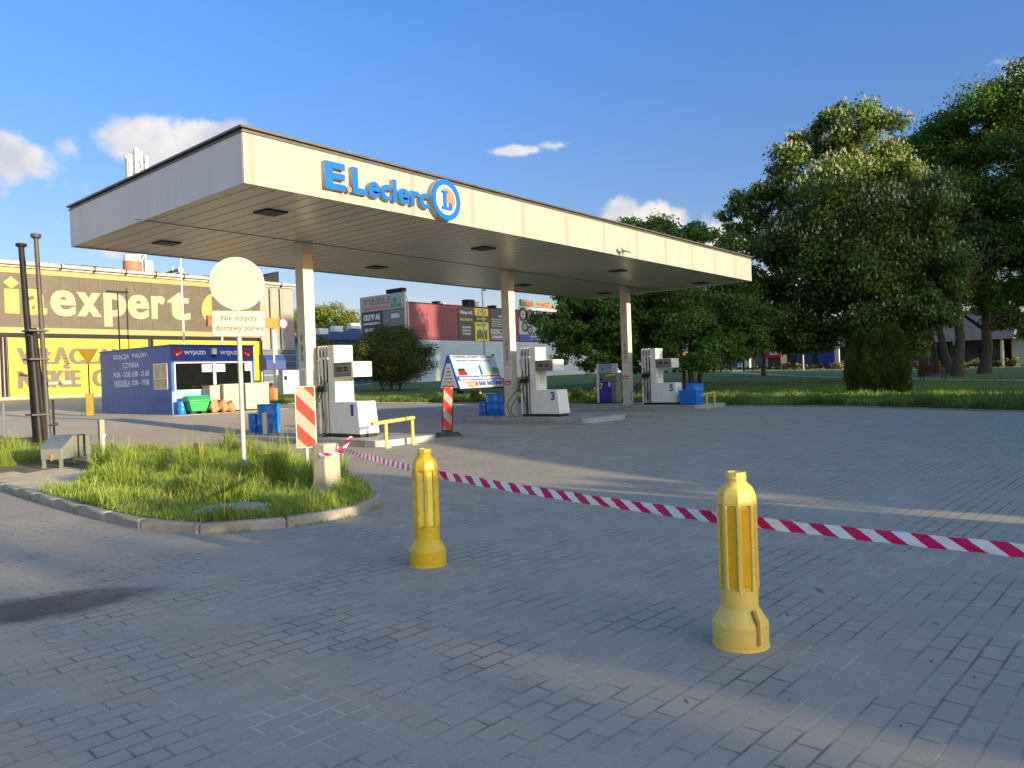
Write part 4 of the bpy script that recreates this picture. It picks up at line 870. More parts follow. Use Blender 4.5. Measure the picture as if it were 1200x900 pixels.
for a,b,z0 in((16.62,17.06,2.22),(17.24,17.66,2.22),(18.60,18.86,2.24)):
    m=MB(); m.box(a,b,KY-.004,KY+.004,z0,z0+.32); m.build('notice',['paper'],k_)
m=MB(); m.box(KX-.015,KX+.03,30.34,30.39,1.55,2.62); m.box(KX-.015,KX+.03,31.45,31.50,1.55,2.62); m.box(KX-.015,KX+.03,30.391,31.449,1.55,1.60); m.box(KX-.015,KX+.03,30.391,31.449,2.57,2.62); m.box(KX-.012,KX+.03,30.391,31.449,1.98,2.02); m.box(KX-.012,KX+.03,30.86,30.90,2.021,2.569)
w=m.build('side_window',['white_metal'],k_); m=MB(); m.box(KX-.006,KX-.001,30.395,31.445,1.60,2.57); m.build('pane',['lit_glass'],w)
m=MB(); m.box(KX-.03,KX+.0,30.1,31.9,1.02,1.07); m.box(KX-.03,KX+.0,30.1,31.9,1.14,1.17); m.build('side_shelf',['kiosk_fascia_blue'],k_)
for i,(xc,dx) in enumerate(((15.62,1),(18.72,-1))):
    m=MB(); m.prism([(.2*math.cos(2*PI*i_/28),.2*math.sin(2*PI*i_/28)) for i_ in range(28)],lambda a,b,d:(xc+a,KY-d,2.99+b),.002,.02); s_=m.build('round_exit_sign',['sign_red'],k_)
    A=Vector((xc+dx*.12,0,3.03)); Bv=Vector((xc-dx*.10,0,2.92)); dr=(Bv-A).normalized(); pr_=Vector((-dr.z,0,dr.x))
    P=[A+pr_*.012,A-pr_*.012,Bv-dr*.07-pr_*.012,Bv-dr*.05-pr_*.055,Bv+dr*.02,Bv-dr*.05+pr_*.055,Bv-dr*.07+pr_*.012]
    m=MB(); m.prism([(p.x,p.z) for p in P],lambda a,b,d:(a,KY-d,b),.021,.026); m.build('arrow',['paper'],s_)
text('WYJAZD',k_,'paper',(15.86,KY-.002,2.90),(1,0,0),(0,0,1),w=.95,h=.2,depth=.008,bold=.03)
text('WYJAZD',k_,'paper',(17.45,KY-.002,2.90),(1,0,0),(0,0,1),w=.95,h=.2,depth=.008,bold=.03)
m=MB(); m.box(17.05,17.23,KY-.15,KY-.001,2.95,3.2,0); m.hexa([(17.07,KY-.2,2.86),(17.21,KY-.2,2.86),(17.21,KY-.02,2.86),(17.07,KY-.02,2.86)],[(17.06,KY-.15,2.949),(17.22,KY-.15,2.949),(17.22,KY-.01,2.949),(17.06,KY-.01,2.949)],1); m.build('wall_lamp',['white_metal','black_plastic'],k_)
for s_,y0,w_,z0,h_ in (('STACJA  PALIW',35.15,3.15,2.87,.26),('CZYNNA',34.25,1.5,2.52,.24),('PON. - SOB. 6.00 - 21.00',35.20,3.3,2.13,.24),('NIEDZIELA  8.00 - 19.00',35.15,3.25,1.76,.24)):
    text(s_,k_,'kiosk_letter',(KX-.001,y0,z0),(0,-1,0),(0,0,1),w=w_,h=h_,depth=.006,bold=.012)
m=MB(); m.box(KX-.006,KX-.001,33.6,35.1,1.715,1.735); m.build('underline',['kiosk_letter'],k_)
# items in front of kiosk
def locker(x0,x1,y0,y1,h,label):
    t=thing('white_locker',label,'locker',(x0,y0,.52),group='white metal lockers in front of the kiosk')
    w=x1-x0;d=y1-y0
    m=MB(); m.box(0,w,0,d,.06,h); m.build('body',['locker_white'],t,bevel=.02); m=MB(); m.box(-.02,w+.02,-.02,d+.02,h,h+.04); m.build('lid',['locker_white'],t,bevel=.01)
    m=MB(); m.box(w*.5-.008,w*.5+.008,-.006,-.0,.12,h-.06); m.box(.04,w-.04,-.006,0,h*.5-.006,h*.5+.006); m.build('door_seam',['galvanised'],t); m=MB(); m.box(.05,w-.05,.05,d-.05,0,.06); m.build('feet',['black_plastic'],t)
locker(16.55,17.0,29.35,29.95,1.08,'narrow pale blue-white locker, leftmost in front of the kiosk')
locker(17.05,17.95,29.15,29.95,1.12,'white metal locker in the middle in front of the kiosk windows')
locker(18.02,19.15,29.1,29.95,1.14,'wide white metal locker at the right end of the kiosk front')
t=thing('grit_bin','green plastic grit bin with sloped lid in front of the kiosk','grit bin',(15.95,29.35,.52),R(-6))
m=MB(); m.hexa([(-.30,-.24,.10),(.30,-.24,.10),(.30,.24,.10),(-.30,.24,.10)],[(-.42,-.34,.5),(.42,-.34,.5),(.42,.34,.5),(-.42,.34,.5)]); m.build('bin_body',['bin_green'],t,bevel=.03)
m=MB(); m.prism([(-.38,.5),(.38,.5),(.40,.54),(.34,.68),(-.10,.74),(-.40,.56)],lambda a,b,d:(d,a,b),-.45,.45); m.build('lid',['bin_green'],t,bevel=.02)
for a in(-.22,.22): m=MB(); m.box(a-.1,a+.1,-.18,.18,0,.1); m.build('foot',['black_plastic'],t)
drum('blue_bucket',15.50,29.7,.17,.5,'small dark blue drum left of the green grit bin',.52)['group']='bins before the kiosk'
def sack(x,y,s,label,rz):
    V_=[];F_=[]; nu,nv=18,12
    for j in range(nv+1):
        for i in range(nu):
            th=PI*j/nv; ph=2*PI*i/nu; q=1+.16*math.sin(2*ph+3*th+x*3)+.10*math.sin(5*ph+x*7)+.08*math.sin(7*th+4*ph)
            V_.append((math.sin(th)*math.cos(ph)*.24*q*s,math.sin(th)*math.sin(ph)*.17*q*s,max(0,(.20+math.cos(th)*(.34 if th<1.2 else .20)*q)*s)))
    F_=[(j*nu+i,j*nu+(i+1)%nu,(j+1)*nu+(i+1)%nu,(j+1)*nu+i) for j in range(nv) for i in range(nu)]
    m=MB(); m.sharp=80; m.add(V_,F_); o=m.build('sack',['sack_orange'],loc=(x,y,.52),rz=rz); tag(o,label,'sack','orange sacks in front of the kiosk')
sack(16.52,29.0,.95,'orange mesh sack leaning next to the green grit bin',.3); sack(16.88,28.95,1.0,'orange sack between its two neighbours by the white lockers',1.2); sack(17.2,28.9,.8,'orange sack nearest the middle white locker',2.)
# height gantry
t=thing('height_barrier','orange height bar on posts with a round limit sign','height barrier',(24.3,43.,tz(24.3,43.)),0); t.scale=(1.147,1.147,1.147)
m=MB(); m.box(0,4.7,0,.15,3.95,4.5); m.build('crossbar',['orange_paint'],t,bevel=.01); m=MB(); m.box(-.02,1.3,-.005,.155,3.94,4.51); m.build('faded_end',['rusty_red'],t)  # left end of the bar coloured reddish brown to read as shaded
for x in(.9,4.05): m=MB(); m.tube([(x,.25,-.1),(x,.25,4.4)],.06,10); m.build('post',['galvanised'],t)
m=MB(); m.prism([(.30*math.cos(2*PI*i/28),.30*math.sin(2*PI*i/28)) for i in range(28)],lambda a,b,d:(4.55+a,-d,4.22+b),.02,.03,0); m.prism([(.23*math.cos(2*PI*i/28),.23*math.sin(2*PI*i/28)) for i in range(28)],lambda a,b,d:(4.55+a,-d,4.22+b),.031,.036,1); rs=m.build('limit_sign',['sign_red','paper'],t)
text('3.5m',rs,'ink_black',(4.38,-.037,4.16),(1,0,0),(0,0,1),w=.34,h=.14,depth=.002,bold=.02)
# orange posts
t=thing('orange_post','short two-tone orange plastic post on the grass right of the kiosk','post',(25.0,37.6,tz(25,37.6)),R(-30))
m=MB(); m.box(-.20,.0,-.10,.10,0,1.15); m.build('dark_half',['rusty_red'],t,bevel=.02); m=MB(); m.box(.002,.24,-.12,.08,0,.85); m.build('bright_half',['orange_paint'],t,bevel=.02)

# ------------------------------------------------------------------ electronics store
MY=55.
st=thing('store_building','long electronics store with brown and yellow banners','building',(0,0,0))
def wall(name,x0,x1,z0,z1,mt,pr=0.,par=st,th=.05,bevel=0): m=MB(); m.box(x0,x1,MY-pr-th,MY-pr,z0,z1); return m.build(name,[mt],par,bevel=bevel)
m=MB(); m.box(-14,38.85,MY+.06,MY+20,.6,9.6); m.build('building_core',['cladding_cream'],st)
wall('plinth_wall',-14,35.55,.8,1.38,'wall_plaster',0,st,.10)
wall('upper_cladding',-14,35.55,9.25,9.62,'banner_gold',.0)
m=MB(); m.box(-14,38.9,MY-.25,MY+20.1,9.62,9.72,0); m.box(-14,38.9,MY-.30,MY-.02,9.72,10.02,1); m.tube([(-14,MY-.42,9.78),(38.9,MY-.42,9.86)],.11,10,0); 
x=-13
while x<38: m.box(x,x+.07,MY-.56,MY-.26,9.62,9.98,2); x+=2.1
m.build('roof_edge',['galvanised','cladding_cream','dark_metal'],st)
m=MB(); x=-14
while x<38.5:
    m.box(x,x+1.0,MY+.3,MY+.6,10.02,10.02+random.uniform(.05,.16)); x+=1.1
m.build('parapet_ridge',['dark_metal'],st)
bn=wall('brown_banner',-14,35.57,5.80,9.23,'banner_brown',0)
wall('gold_stripe',-14,35.57,5.44,5.80,'banner_gold',0)
wall('shadow_rail',-14,35.57,5.16,5.44,'dark_metal',-.03)  # dark strip filling the gap between gold stripe and yellow banners
def bt(s,mt,x0,x1,z0,z1,par,bold=.05): return text(s,par,mt,(x0,MY-.052,z0),(1,0,0),(0,0,1),w=x1-x0,h=z1-z0,depth=.02,bold=bold,fat=.13)
# x-height 6.62..8.29
bt('med','banner_letter_gold',11.3,17.0,6.62,9.0,bn); 
m=MB(); m.box(17.42,18.25,MY-.075,MY-.052,6.66,8.22); m.prism([(17.38,8.62),(17.83,9.02),(18.28,8.62),(17.83,8.24)],lambda a,b,d:(a,MY-d,b),.052,.075); m.build('letter_i',['banner_letter_gold'],bn)
bt('a','banner_letter_gold',18.42,19.84,6.60,8.29,bn,.022)
bt('e','banner_letter_cream',20.05,21.62,6.60,8.33,bn,.022); bt('x','banner_letter_cream',21.66,23.25,6.64,8.27,bn,.022); bt('p','banner_letter_cream',23.4,24.95,6.0,8.32,bn,.022)
bt('e','banner_letter_cream',25.02,26.55,6.60,8.33,bn,.022); bt('r','banner_letter_cream',26.7,27.75,6.64,8.33,bn,.022); bt('t','banner_letter_cream',27.9,29.65,6.62,8.70,bn,.022)
cxx,czz,rr0=32.15,7.5,1.42
m=MB(); m.prism([(cxx+rr0*1.12*math.cos(2*PI*i/48),czz+rr0*math.sin(2*PI*i/48)) for i in range(48)],lambda a,b,d:(a,MY-d,b),.052,.07); em=m.build('play_emblem',['banner_letter_gold'],bn)
m=MB(); m.prism([(cxx-.75,czz-.95),(cxx-.75,czz+1.1),(cxx+1.0,czz+.05)],lambda a,b,d:(a,MY-d,b),.0705,.078); m.build('triangle',['banner_brown'],em)
for a,b in((6.0,17.0),(17.5,26.35),(26.75,35.45)):
    y_=wall('yellow_banner',a,b,1.40,5.12,'banner_yellow',.06,st,.04)
    if a==17.5:
        text('WŁĄCZAMY',y_,'banner_letter_brown',(17.95,MY-.102,3.10),(1,0,0),(0,0,1),w=7.8,h=1.45,depth=.015,bold=.02,sp=1.08,fat=.16)
        text('NISKIE  CENY',y_,'banner_letter_brown',(17.95,MY-.102,1.86),(1,0,0),(0,0,1),w=7.9,h=1.18,depth=.015,bold=.02,sp=1.08,fat=.16)
        m=MB(); m.box(17.6,26.25,MY-.104,MY-.101,1.62,1.65); m.build('underline',['banner_letter_brown'],y_)
for x in(17.1,17.32,26.4,26.6): m=MB(); m.box(x,x+.1,MY-.11,MY-.001,1.38,5.16); m.build('banner_post',['dark_metal'],st)
wall('corner_cladding',35.6,38.85,4.46,9.62,'cladding_cream',.0); 
m=MB(); m.box(35.6,37.6,MY-.056,MY-.052,6.9,8.1); m.build('mesh_panel',['sign_cream'],st)
for x in(36.5,37.45): m=MB(); m.tube([(x,MY-.1,4.5),(x,MY-.1,9.5)],.05,8); m.build('downpipe',['dark_metal'],st)
m=MB(); m.box(35.62,38.85,MY-.10,MY+.0,.9,4.44); lb=m.build('lower_blue_wall',['cladding_grey_blue'],st)
for k in range(6): m=MB(); m.box(35.7,38.8,MY-.13,MY-.102,1.25+k*.55,1.29+k*.55); m.build('wall_rail',['galvanised'],lb)
for i,(x0,w_) in enumerate(((35.57,.16),)): m=MB(); m.box(x0-.02,x0+.06,MY-.16,MY-.0,1.3,5.2); m.build('corner_trim',['dark_metal'],st)
# roof gear
t=thing('roof_vent','white and rust-red round vent cowl on the store roof','roof vent',(26.9,58,9.7)); m=MB(); m.lathe([(.30,0),(.30,.75)],16); m.build('stem',['roller_terracotta'],t); m=MB(); m.lathe([(.62,.75),(.66,.8),(.66,1.45),(.6,1.47)],20); m.build('drum',['roller_terracotta'],t); m=MB(); m.lathe([(.60,1.475),(.60,1.9),(.45,1.98)],20); m.build('cap',['white_metal'],t)
t=thing('antenna_mast','lattice telecom mast with white panel antennas above the store','antenna mast',(28.2,59.5,9.6))
m=MB()
for a,b in((-.3,-.3),(.3,-.3),(.3,.3),(-.3,.3)): m.tube([(a,b,0),(a,b,10.4)],.05,6)
z=0
while z<10:
    for (a,b),(c,d) in zip([(-.3,-.3),(.3,-.3),(.3,.3),(-.3,.3)],[(.3,-.3),(.3,.3),(-.3,.3),(-.3,-.3)]): m.tube([(a,b,z),(c,d,z+.8)],.025,4); m.tube([(a,b,z),(c,d,z)],.025,4)
    z+=.8
m.build('lattice',['white_metal'],t)
for a,b,z0 in((-.62,-.3,7.6),(-.22,-.5,8.1),(.62,-.3,7.7),(.45,.5,7.9),(-.5,.5,7.7)):
    m=MB(); m.box(a-.13,a+.13,b-.1,b+.1,z0,z0+2.4); m.tube([(a*.4,b*.4,z0+.5),(a,b,z0+.5)],.03,6); m.tube([(a*.4,b*.4,z0+1.9),(a,b,z0+1.9)],.03,6); m.build('panel_antenna',['white_metal'],t,bevel=.03)
for a,b,z0 in((.45,-.62,9.6),(.62,-.5,8.6),(-.1,-.5,8.0),(.5,-.2,7.5)): m=MB(); m.box(a-.12,a+.12,b-.1,b+.1,z0,z0+.4); m.build('radio_unit',['galvanised'],t)
for a,b in((-.5,-.62),(.35,-.5)): m=MB(); m.box(a-.3,a+.3,b-.2,b+.2,.2,1.9); m.build('equipment_box',['white_metal'],t,bevel=.02)
t=thing('roof_bracket','tilted dark bracket and struts beside the mast on the store roof','roof equipment',(30.0,57.5,9.7)); m=MB(); m.prism([(-1.3,.5),(.1,1.15),(.1,.95),(-1.0,.45)],lambda a,b,d:(a,d,b),0,.8); m.build('tilted_plate',['dark_metal'],t); m=MB(); m.tube([(-.2,.1,0),(-.2,.1,1.3)],.04,6); m.tube([(.4,.1,0),(.4,.1,1.35)],.05,6); m.tube([(.4,.1,1.2),(1.2,.1,.3)],.03,6); m.box(.2,.6,.0,.3,.9,1.2); m.build('strut',['galvanised'],t)
t=thing('roof_screen','dark sloped screen on the right end of the store roof','roof equipment',(0,0,0)); m=MB(); m.prism([(36.4,9.9),(41.0-.9,11.35),(40.1,9.9)],lambda a,b,d:(a-1.2,d,b),57,59); m.build('screen',['dark_metal'],t)
# street furniture near the store
def lamp(name,x,y,ztop,label,head=True,rad=.06,mt='galvanised',arm=.8,cat='street lamp'):
    z=tz(x,y); t=thing(name,label,cat,(x,y,z)); m=MB(); m.tube([(0,0,-.1),(0,0,ztop-z)],[rad*1.3,rad*.7],10); m.build('pole',[mt],t)
    if head: m=MB(); m.box(-arm*.5 if head!='one' else 0,arm*.5,-.10,.10,ztop-z,ztop-z+.09); m.build('lamp_head',['dark_metal'],t)
    return t
lamp('street_lamp',19.16,43.2,6.94,'thin dark pole with a T-shaped top in front of the brown banner',True,.045,'dark_metal',1.1,'pole')
lamp('flagpole',25.07,47.4,9.95,'tall thin white pole in front of the store banner',False,.06,'white_metal',cat='pole')
lamp('lamp_post',35.4,52.6,5.75,'pale post in front of the grey-blue corner of the store',False,.08,'white_metal',cat='pole')
lamp('street_lamp',53.98,46.9,9.7,'slim grey street lamp in front of the dark red wall','one',.09,'galvanised',.9)
t=thing('parcel_locker','pale blue parcel locker near the corner of the store','locker',(34.6,50,tz(34.6,50))); m=MB(); m.box(-.45,1.1,0,.6,0,1.95); m.build('body',['locker_pale_blue'],t,bevel=.02)
m=MB()
for i in range(5):
    for j in range(3): m.box(-.40+j*.5,.05+j*.5,-.012,-.001,.1+i*.36,.42+i*.36)
m.build('doors',['locker_pale_blue'],t); m=MB(); m.box(-.35,-.1,-.02,-.013,1.2,1.5); m.build('screen',['black_plastic'],t)
t=thing('awning','dark blue curved awning on posts by the store corner','awning',(33.1,50.5,tz(33,50.5))); m=MB(); m.prism([(0,2.0),(0,2.7),(.25,3.05),(.6,3.15),(1.0,3.15),(1.0,2.0)],lambda a,b,d:(d,a,b),0,1.7); m.build('cover',['blue_awning'],t)
for x in(.1,1.6): m=MB(); m.tube([(x,.8,-.1),(x,.8,2.0)],.05,8); m.build('post',['galvanised'],t)

# ------------------------------------------------------------------ furniture store (red)
RY=61.7; DP=7.4; rb=thing('furniture_store','flat-roofed building with dark red upper and pale grey lower walls','building',(0,0,0))
m=MB(); m.box(58.46,118,RY,RY+DP,6.02,10.08); m.build('upper_wall',['brick_red_cladding'],rb); m=MB(); m.box(58.5,118,RY+.04,RY+DP,0,6.0); m.build('lower_wall',['wall_pale_grey'],rb)
m=MB(); m.box(58.4,118.1,RY-.06,RY+DP,10.08,10.2); m.build('parapet_cap',['dark_metal'],rb)
m=MB(); m.box(58.3,58.455,RY-.1,RY+.4,2,10.1); m.build('corner_post',['galvanised'],rb)
for i,(a,z1,w_) in enumerate(((66.2,10.9,.5),(67.2,10.7,.4),(71.6,11.4,1.3),(73.0,11.2,.7),(76.5,10.9,.7))): m=MB(); m.box(a,a+w_,RY+3,RY+4,10.2,z1); m.box(a-.05,a+w_+.05,RY+2.95,RY+4.05,z1,z1+.06); m.build('rooftop_unit',['dark_metal' if i%2==0 else 'galvanised'],rb,bevel=.02)
def poster(name,x0,x1,z0,z1,mt,label=None): m=MB(); m.box(x0,x1,RY-.06,RY-.005,z0,z1); o=m.build(name,[mt],rb); return o
def rt(s,par,mt,x0,w_,z0,h_,bold=.02,d=.062): text(s,par,mt,(x0,RY-d,z0),(1,0,0),(0,0,1),w=w_,h=h_,depth=.01,bold=bold)
p=poster('poster',66.5,69.2,6.1,9.9,'poster_dark'); rt('Olimp A-S',p,'paper',66.75,2.2,9.1,.5); rt('MEBLE BIUROWE',p,'poster_yellow',66.75,2.2,8.4,.28); rt('KUCHNIE',p,'paper',67.1,1.5,7.5,.25); rt('SZAFY NA',p,'paper',67.1,1.5,7.1,.25); rt('WYMIAR',p,'paper',67.1,1.5,6.7,.25)
p=poster('poster',69.4,71.9,9.1,10.0,'poster_yellow'); rt('ZYGI',p,'sign_red',69.8,1.7,9.3,.5)
p=poster('poster',69.4,71.9,8.35,9.05,'poster_dark'); rt('KANTOR',p,'poster_yellow',69.8,1.7,8.6,.25)
p=poster('poster',69.4,71.9,5.95,8.3,'poster_yellow'); rt('BRYKIET',p,'ink_black',69.7,1.9,7.8,.3)
m=MB()
for i in range(7): m.box(69.7+i*.28,69.9+i*.28,RY-.075,RY-.062,6.2+.12*(i%2),7.3+.16*math.sin(i*1.2))
m.build('picture',['ink_black'],p)
p=poster('poster',72.3,77.0,7.6,10.0,'poster_dark'); rt('Mebli Holly',p,'paper',73.9,1.9,9.0,.3)
for k in range(4): rt('POKOJE  SYPIALNIE  SALONY',p,'paper',72.5,2.9,8.65-k*.28,.16)
p=poster('poster',72.3,77.0,6.95,7.55,'poster_white'); rt('> >  485',p,'ink_black',72.6,2.3,7.1,.32)
p=poster('poster',72.3,77.0,6.2,6.9,'poster_grey'); rt('OTWARTE 10 - 18',p,'paper',72.6,3.,6.4,.25)
p=poster('billboard',78.0,88.5,7.0,10.6,'poster_white')
rt('Wyjazd prosto',p,'number_blue',82.0,4.0,9.8,.45); rt('Z TYŁU budynku',p,'number_blue',81.8,4.3,9.05,.42)
for k in range(4): rt('naprawa  silniki  klimatyzacja'if k%2 else'geometria  opony  hamulce',p,'number_blue',82.1,3.8,8.55-k*.38,.2,.0)
for cx,cz,rr_ in((78.9,9.6,.95),(80.5,9.3,1.05),(79.2,8.0,.7),(80.3,7.6,.6)):
    m=MB(); m.prism([(cx+rr_*math.cos(2*PI*i/24),cz+rr_*math.sin(2*PI*i/24)) for i in range(24)],lambda a,b,d:(a,RY-d,b),.062,.07,0); m.prism([(cx+rr_*.55*math.cos(2*PI*i/24),cz+rr_*.55*math.sin(2*PI*i/24)) for i in range(24)],lambda a,b,d:(a,RY-d,b),.071,.076,1)
    for k in range(6): a=k*PI/3; m.obox((cx+rr_*.3*math.cos(a),RY-.078,cz+rr_*.3*math.sin(a)),(rr_*.5,.004,.08),Matrix.Rotation(-a,3,'Y'),0)
    m.build('tyre_picture',['ink_black','galvanised'],p)
p=poster('billboard',78.0,86.6,6.1,6.99,'poster_blue'); rt('WARSZTAT WIELOMARKOWY tel. 502 452',p,'paper',80.3,5.4,6.65,.2); rt('Obsługujemy wszystkie auta osobowe',p,'paper',80.5,4.8,6.25,.2)
m=MB(); m.box(86.7,90.2,RY-.06,RY-.005,6.1,7.05,0); p=m.build('billboard',['poster_blue'],rb); rt('BETTER ZAPAD',p,'paper',86.9,2.7,6.7,.2); rt('65-23',p,'paper',87.3,1.2,6.25,.25)
m=MB(); m.box(78.2,86.4,RY-.3,RY-.05,10.65,11.55); p=m.build('green_sign',['poster_green'],rb); rt('MOBIL  WARSZTAT',p,'sign_red',78.6,7.4,10.75,.62,.05,.302)
# furniture sign on the west side
m=MB(); m.box(57.9,58.2,RY+.2,69.0,9.5,11.25,0); ms=m.build('furniture_sign',['poster_white'],rb)
def lt(s,par,mt,y0,w_,z0,h_,x=57.895,bold=.012): text(s,par,mt,(x,y0,z0),(0,-1,0),(0,0,1),w=w_,h=h_,depth=.01,bold=bold,fat=.1)
lt('MEBLE',ms,'banner_letter_gold',68.3,4.7,10.25,.75,bold=0.)
m=MB(); m.prism([(68.6,9.85),(68.0,10.12),(68.0,9.98),(64.2,9.98),(64.2,9.72),(68.0,9.72),(68.0,9.58)],lambda a,b,d:(57.895-d,a,b),0,.01); m.build('arrow',['orange_paint'],ms)
m=MB(); m.prism([(63.2+.36*math.cos(2*PI*i/16),10.45+.28*math.sin(2*PI*i/16)) for i in range(16)],lambda a,b,d:(57.895-d,a,b),0.012,.018); m.build('green_dot',['bin_green'],ms)
lt('ALPHR',ms,'bin_green',64.0,1.9,9.7,.42)
m=MB(); m.box(57.95,58.2,RY+.2,65.3,7.6,9.45,0); s2=m.build('lower_sign',['poster_grey'],rb); lt('BIURA',s2,'paper',63.9,1.4,8.5,.5,57.94)
m=MB(); m.box(57.92,58.2,65.3,68.9,6.2,9.45,0); s2=m.build('lower_sign',['poster_dark'],rb); lt('OLIMP AS',s2,'paper',68.6,2.9,8.5,.7,57.91); lt('MEBLE TAPICEROWANE',s2,'paper',68.6,2.9,8.0,.25,57.91); lt('KUCHNIE',s2,'paper',68.4,1.6,7.2,.4,57.91)
m=MB(); m.box(58.0,58.2,69.0,69.2,2,11.2); m.box(58.0,58.2,RY+.0,RY+.19,2,11.3); m.build('sign_frame',['galvanised'],rb)
m=MB(); m.box(57.9,58.6,62.0,64.6,11.3,11.75); m.build('top_box',['dark_metal'],rb,bevel=.03); m=MB(); m.tube([(58.4,RY+.4,11.3),(61.5,RY+3,10.2)],.05,6); m.build('stay',['galvanised'],rb)

# blue-roofed building far left + service truck shapes on the roof
t=thing('blue_roofed_house','low pale building with dark blue roof left of the furniture store','building',(0,0,0))
m=MB(); m.box(57.5,66,78,92,0.5,6.9); m.build('wall',['poster_sky'],t); m=MB(); m.hexa([(56.5,77,6.9),(67,77,6.9),(67,93,6.9),(56.5,93,6.9)],[(56.8,77.5,7.2),(66.6,77.5,8.6),(66.6,92.5,8.6),(56.8,92.5,7.2)]); m.build('roof',['roof_blue'],t)
for x in(58.5,60.8,63.5): m=MB(); m.box(x,x+1.4,77.6,78.6,7.3+(x-57)*.16,8.1+(x-57)*.16); m.build('rooflight',['white_metal'],t,bevel=.1)

# ------------------------------------------------------------------ advertising trailer
t=thing('advertising_trailer','A-frame advertising trailer with a wide printed board on wheels','advertising trailer',(33.8,32.3,tz(34,32.4)),R(11))
z0=.62; LW=5.5; zt=2.68
m=MB(); m.box(-.0,LW,-.72,.72,z0-.12,z0-.02); m.box(-1.3,0,-.05,.05,z0-.12,z0-.03); m.build('chassis',['dark_metal'],t)
def face(nm,side,mt):
    m=MB(); m.hexa([(0,-.8*side,z0),(LW,-.8*side,z0),(LW,-.76*side,z0),(0,-.76*side,z0)],[(0,-.10*side,zt),(LW,-.10*side,zt),(LW,-.06*side,zt),(0,-.06*side,zt)]); return m.build(nm,[mt],t)
bdr=face('board',1,'poster_white'); face('rear_board',-1,'poster_white')
upv=Vector((0,.70,zt-z0)).normalized(); nn=Vector((1,0,0)).cross(upv)
def onb(x,h): return Vector((x,-.8,z0))+upv*h+nn*.0
SL=math.hypot(.7,zt-z0)
def strip(x0,x1,h0,h1,mt,nm,off=.004):
    m=MB(); a=[onb(x,h) for x,h in((x0,h0),(x1,h0),(x1,h1),(x0,h1))]; m.hexa([tuple(p+nn*.0) for p in a],[tuple(p+nn*off) for p in a]); return m.build(nm,[mt],bdr)
strip(.0,LW,.78,1.75,'poster_sky','picture',.003); strip(0,LW,.52,.80,'poster_blue','blue_band',.006)
def ton(s,mt,x,h,w_,hh,bold=.03): text(s,bdr,mt,onb(x,h)+nn*.007,(1,0,0),upv,w=w_,h=hh,depth=.006,bold=bold)
ton('TRAMWAJE, AUTOBUSY, TAXI, WIDEO',"number_blue",.3,2.0-.03,4.9,.17); ton('BILBORDY, KOLPORTAŻ ULOTEK','number_blue',.6,1.74+.02,4.3,.15); ton('KOMPLEKSOWA KAMPANIA REKLAMOWA','paper',.3,.58,5.0,.15); ton('RADIO','orange_paint',.9,.28,1.15,.19); ton('WESTA','orange_paint',.95,.05,1.1,.18); ton('500 865 843','number_blue',2.35,.14,3.0,.28,.05)
m=MB(); 
def pic(x0,x1,h0,h1,mt): strip(x0,x1,h0,h1,mt,'picture_detail',.008)
pic(.35,1.35,.85,1.1,'sign_red'); pic(.4,1.2,1.1,1.3,'ink_black'); pic(1.5,2.1,.85,1.25,'paper'); pic(2.4,2.9,.9,1.55,'paper'); pic(3.0,3.25,.85,1.5,'number_blue'); pic(3.6,4.3,.85,1.0,'poster_yellow'); pic(4.6,5.5,.95,1.35,'poster_green'); pic(4.7,5.5,.84,.94,'orange_paint')
m=MB(); q=[onb(2.1+.13*math.cos(2*PI*i/16),.28+.13*math.sin(2*PI*i/16)) for i in range(16)]; m.add([tuple(p+nn*.006) for p in q]+[tuple(p+nn*.012) for p in q],[tuple(range(16)),tuple(range(16,32))]+[(i,(i+1)%16,16+(i+1)%16,16+i) for i in range(16)]); m.build('phone_dot',['sign_red'],bdr)
m=MB(); m.prism([(-.78,z0),(.78,z0),(.08,zt),(-.08,zt)],lambda a,b,d:(d,a,b),-.03,.0); e_=m.build('end_panel',['number_blue'],t)
m=MB(); m.prism([(-.62,z0+.06),(.62,z0+.06),(.14,zt-.5),(-.14,zt-.5)],lambda a,b,d:(d,a,b),-.036,-.031); m.build('end_sticker',['poster_white'],e_)
for k in range(6): text(['LED','BANERY','SZYLDY','KASETONY','LITERY','REKLAMA'][k],e_,'ink_black' if k<4 else 'sign_red',(-.038,.0,zt-.85-k*.21),(0,-1,0),(0,0,1),w=.22+.12*k,h=.10,depth=.002,align='C')
for x in(2.35,):
    for s_ in(-1,1):
        m=MB(); m.tube([(x,s_*.62,.27),(x,s_*.80,.27)],.29,20,0); m.tube([(x,s_*.63,.27),(x,s_*.81,.27)],.15,14,1); m.build('wheel',['black_rubber','galvanised'],t)
m=MB(); m.box(LW,LW+.06,-.1,.1,z0,zt+.1); m.build('end_post',['dark_metal'],t)
# ------------------------------------------------------------------ vegetation
MT['leaf_maple']=leafmat('leaf_maple',(.055,.125,.016),(.17,.29,.045),.45)
MT['leaf_deep']=leafmat('leaf_deep',(.035,.075,.018),(.08,.14,.03),.4)
MT['leaf_chestnut']=leafmat('leaf_chestnut',(.04,.10,.014),(.21,.29,.055),.45)
MT['blossom']=mat('blossom',(.66,.61,.42),.7,var=.15)
MT['leaf_lime']=leafmat('leaf_lime',(.10,.14,.02),(.22,.27,.05),.4)
MT['leaf_thuja']=leafmat('leaf_thuja',(.06,.115,.018),(.17,.23,.04),.2)
MT['leaf_willow']=leafmat('leaf_willow',(.05,.075,.015),(.13,.16,.03),.3)
MT['leaf_hedge']=leafmat('leaf_hedge',(.16,.15,.04),(.34,.28,.09),.3)
MT['leaf_weed']=leafmat('leaf_weed',(.16,.22,.03),(.36,.38,.07),.35)
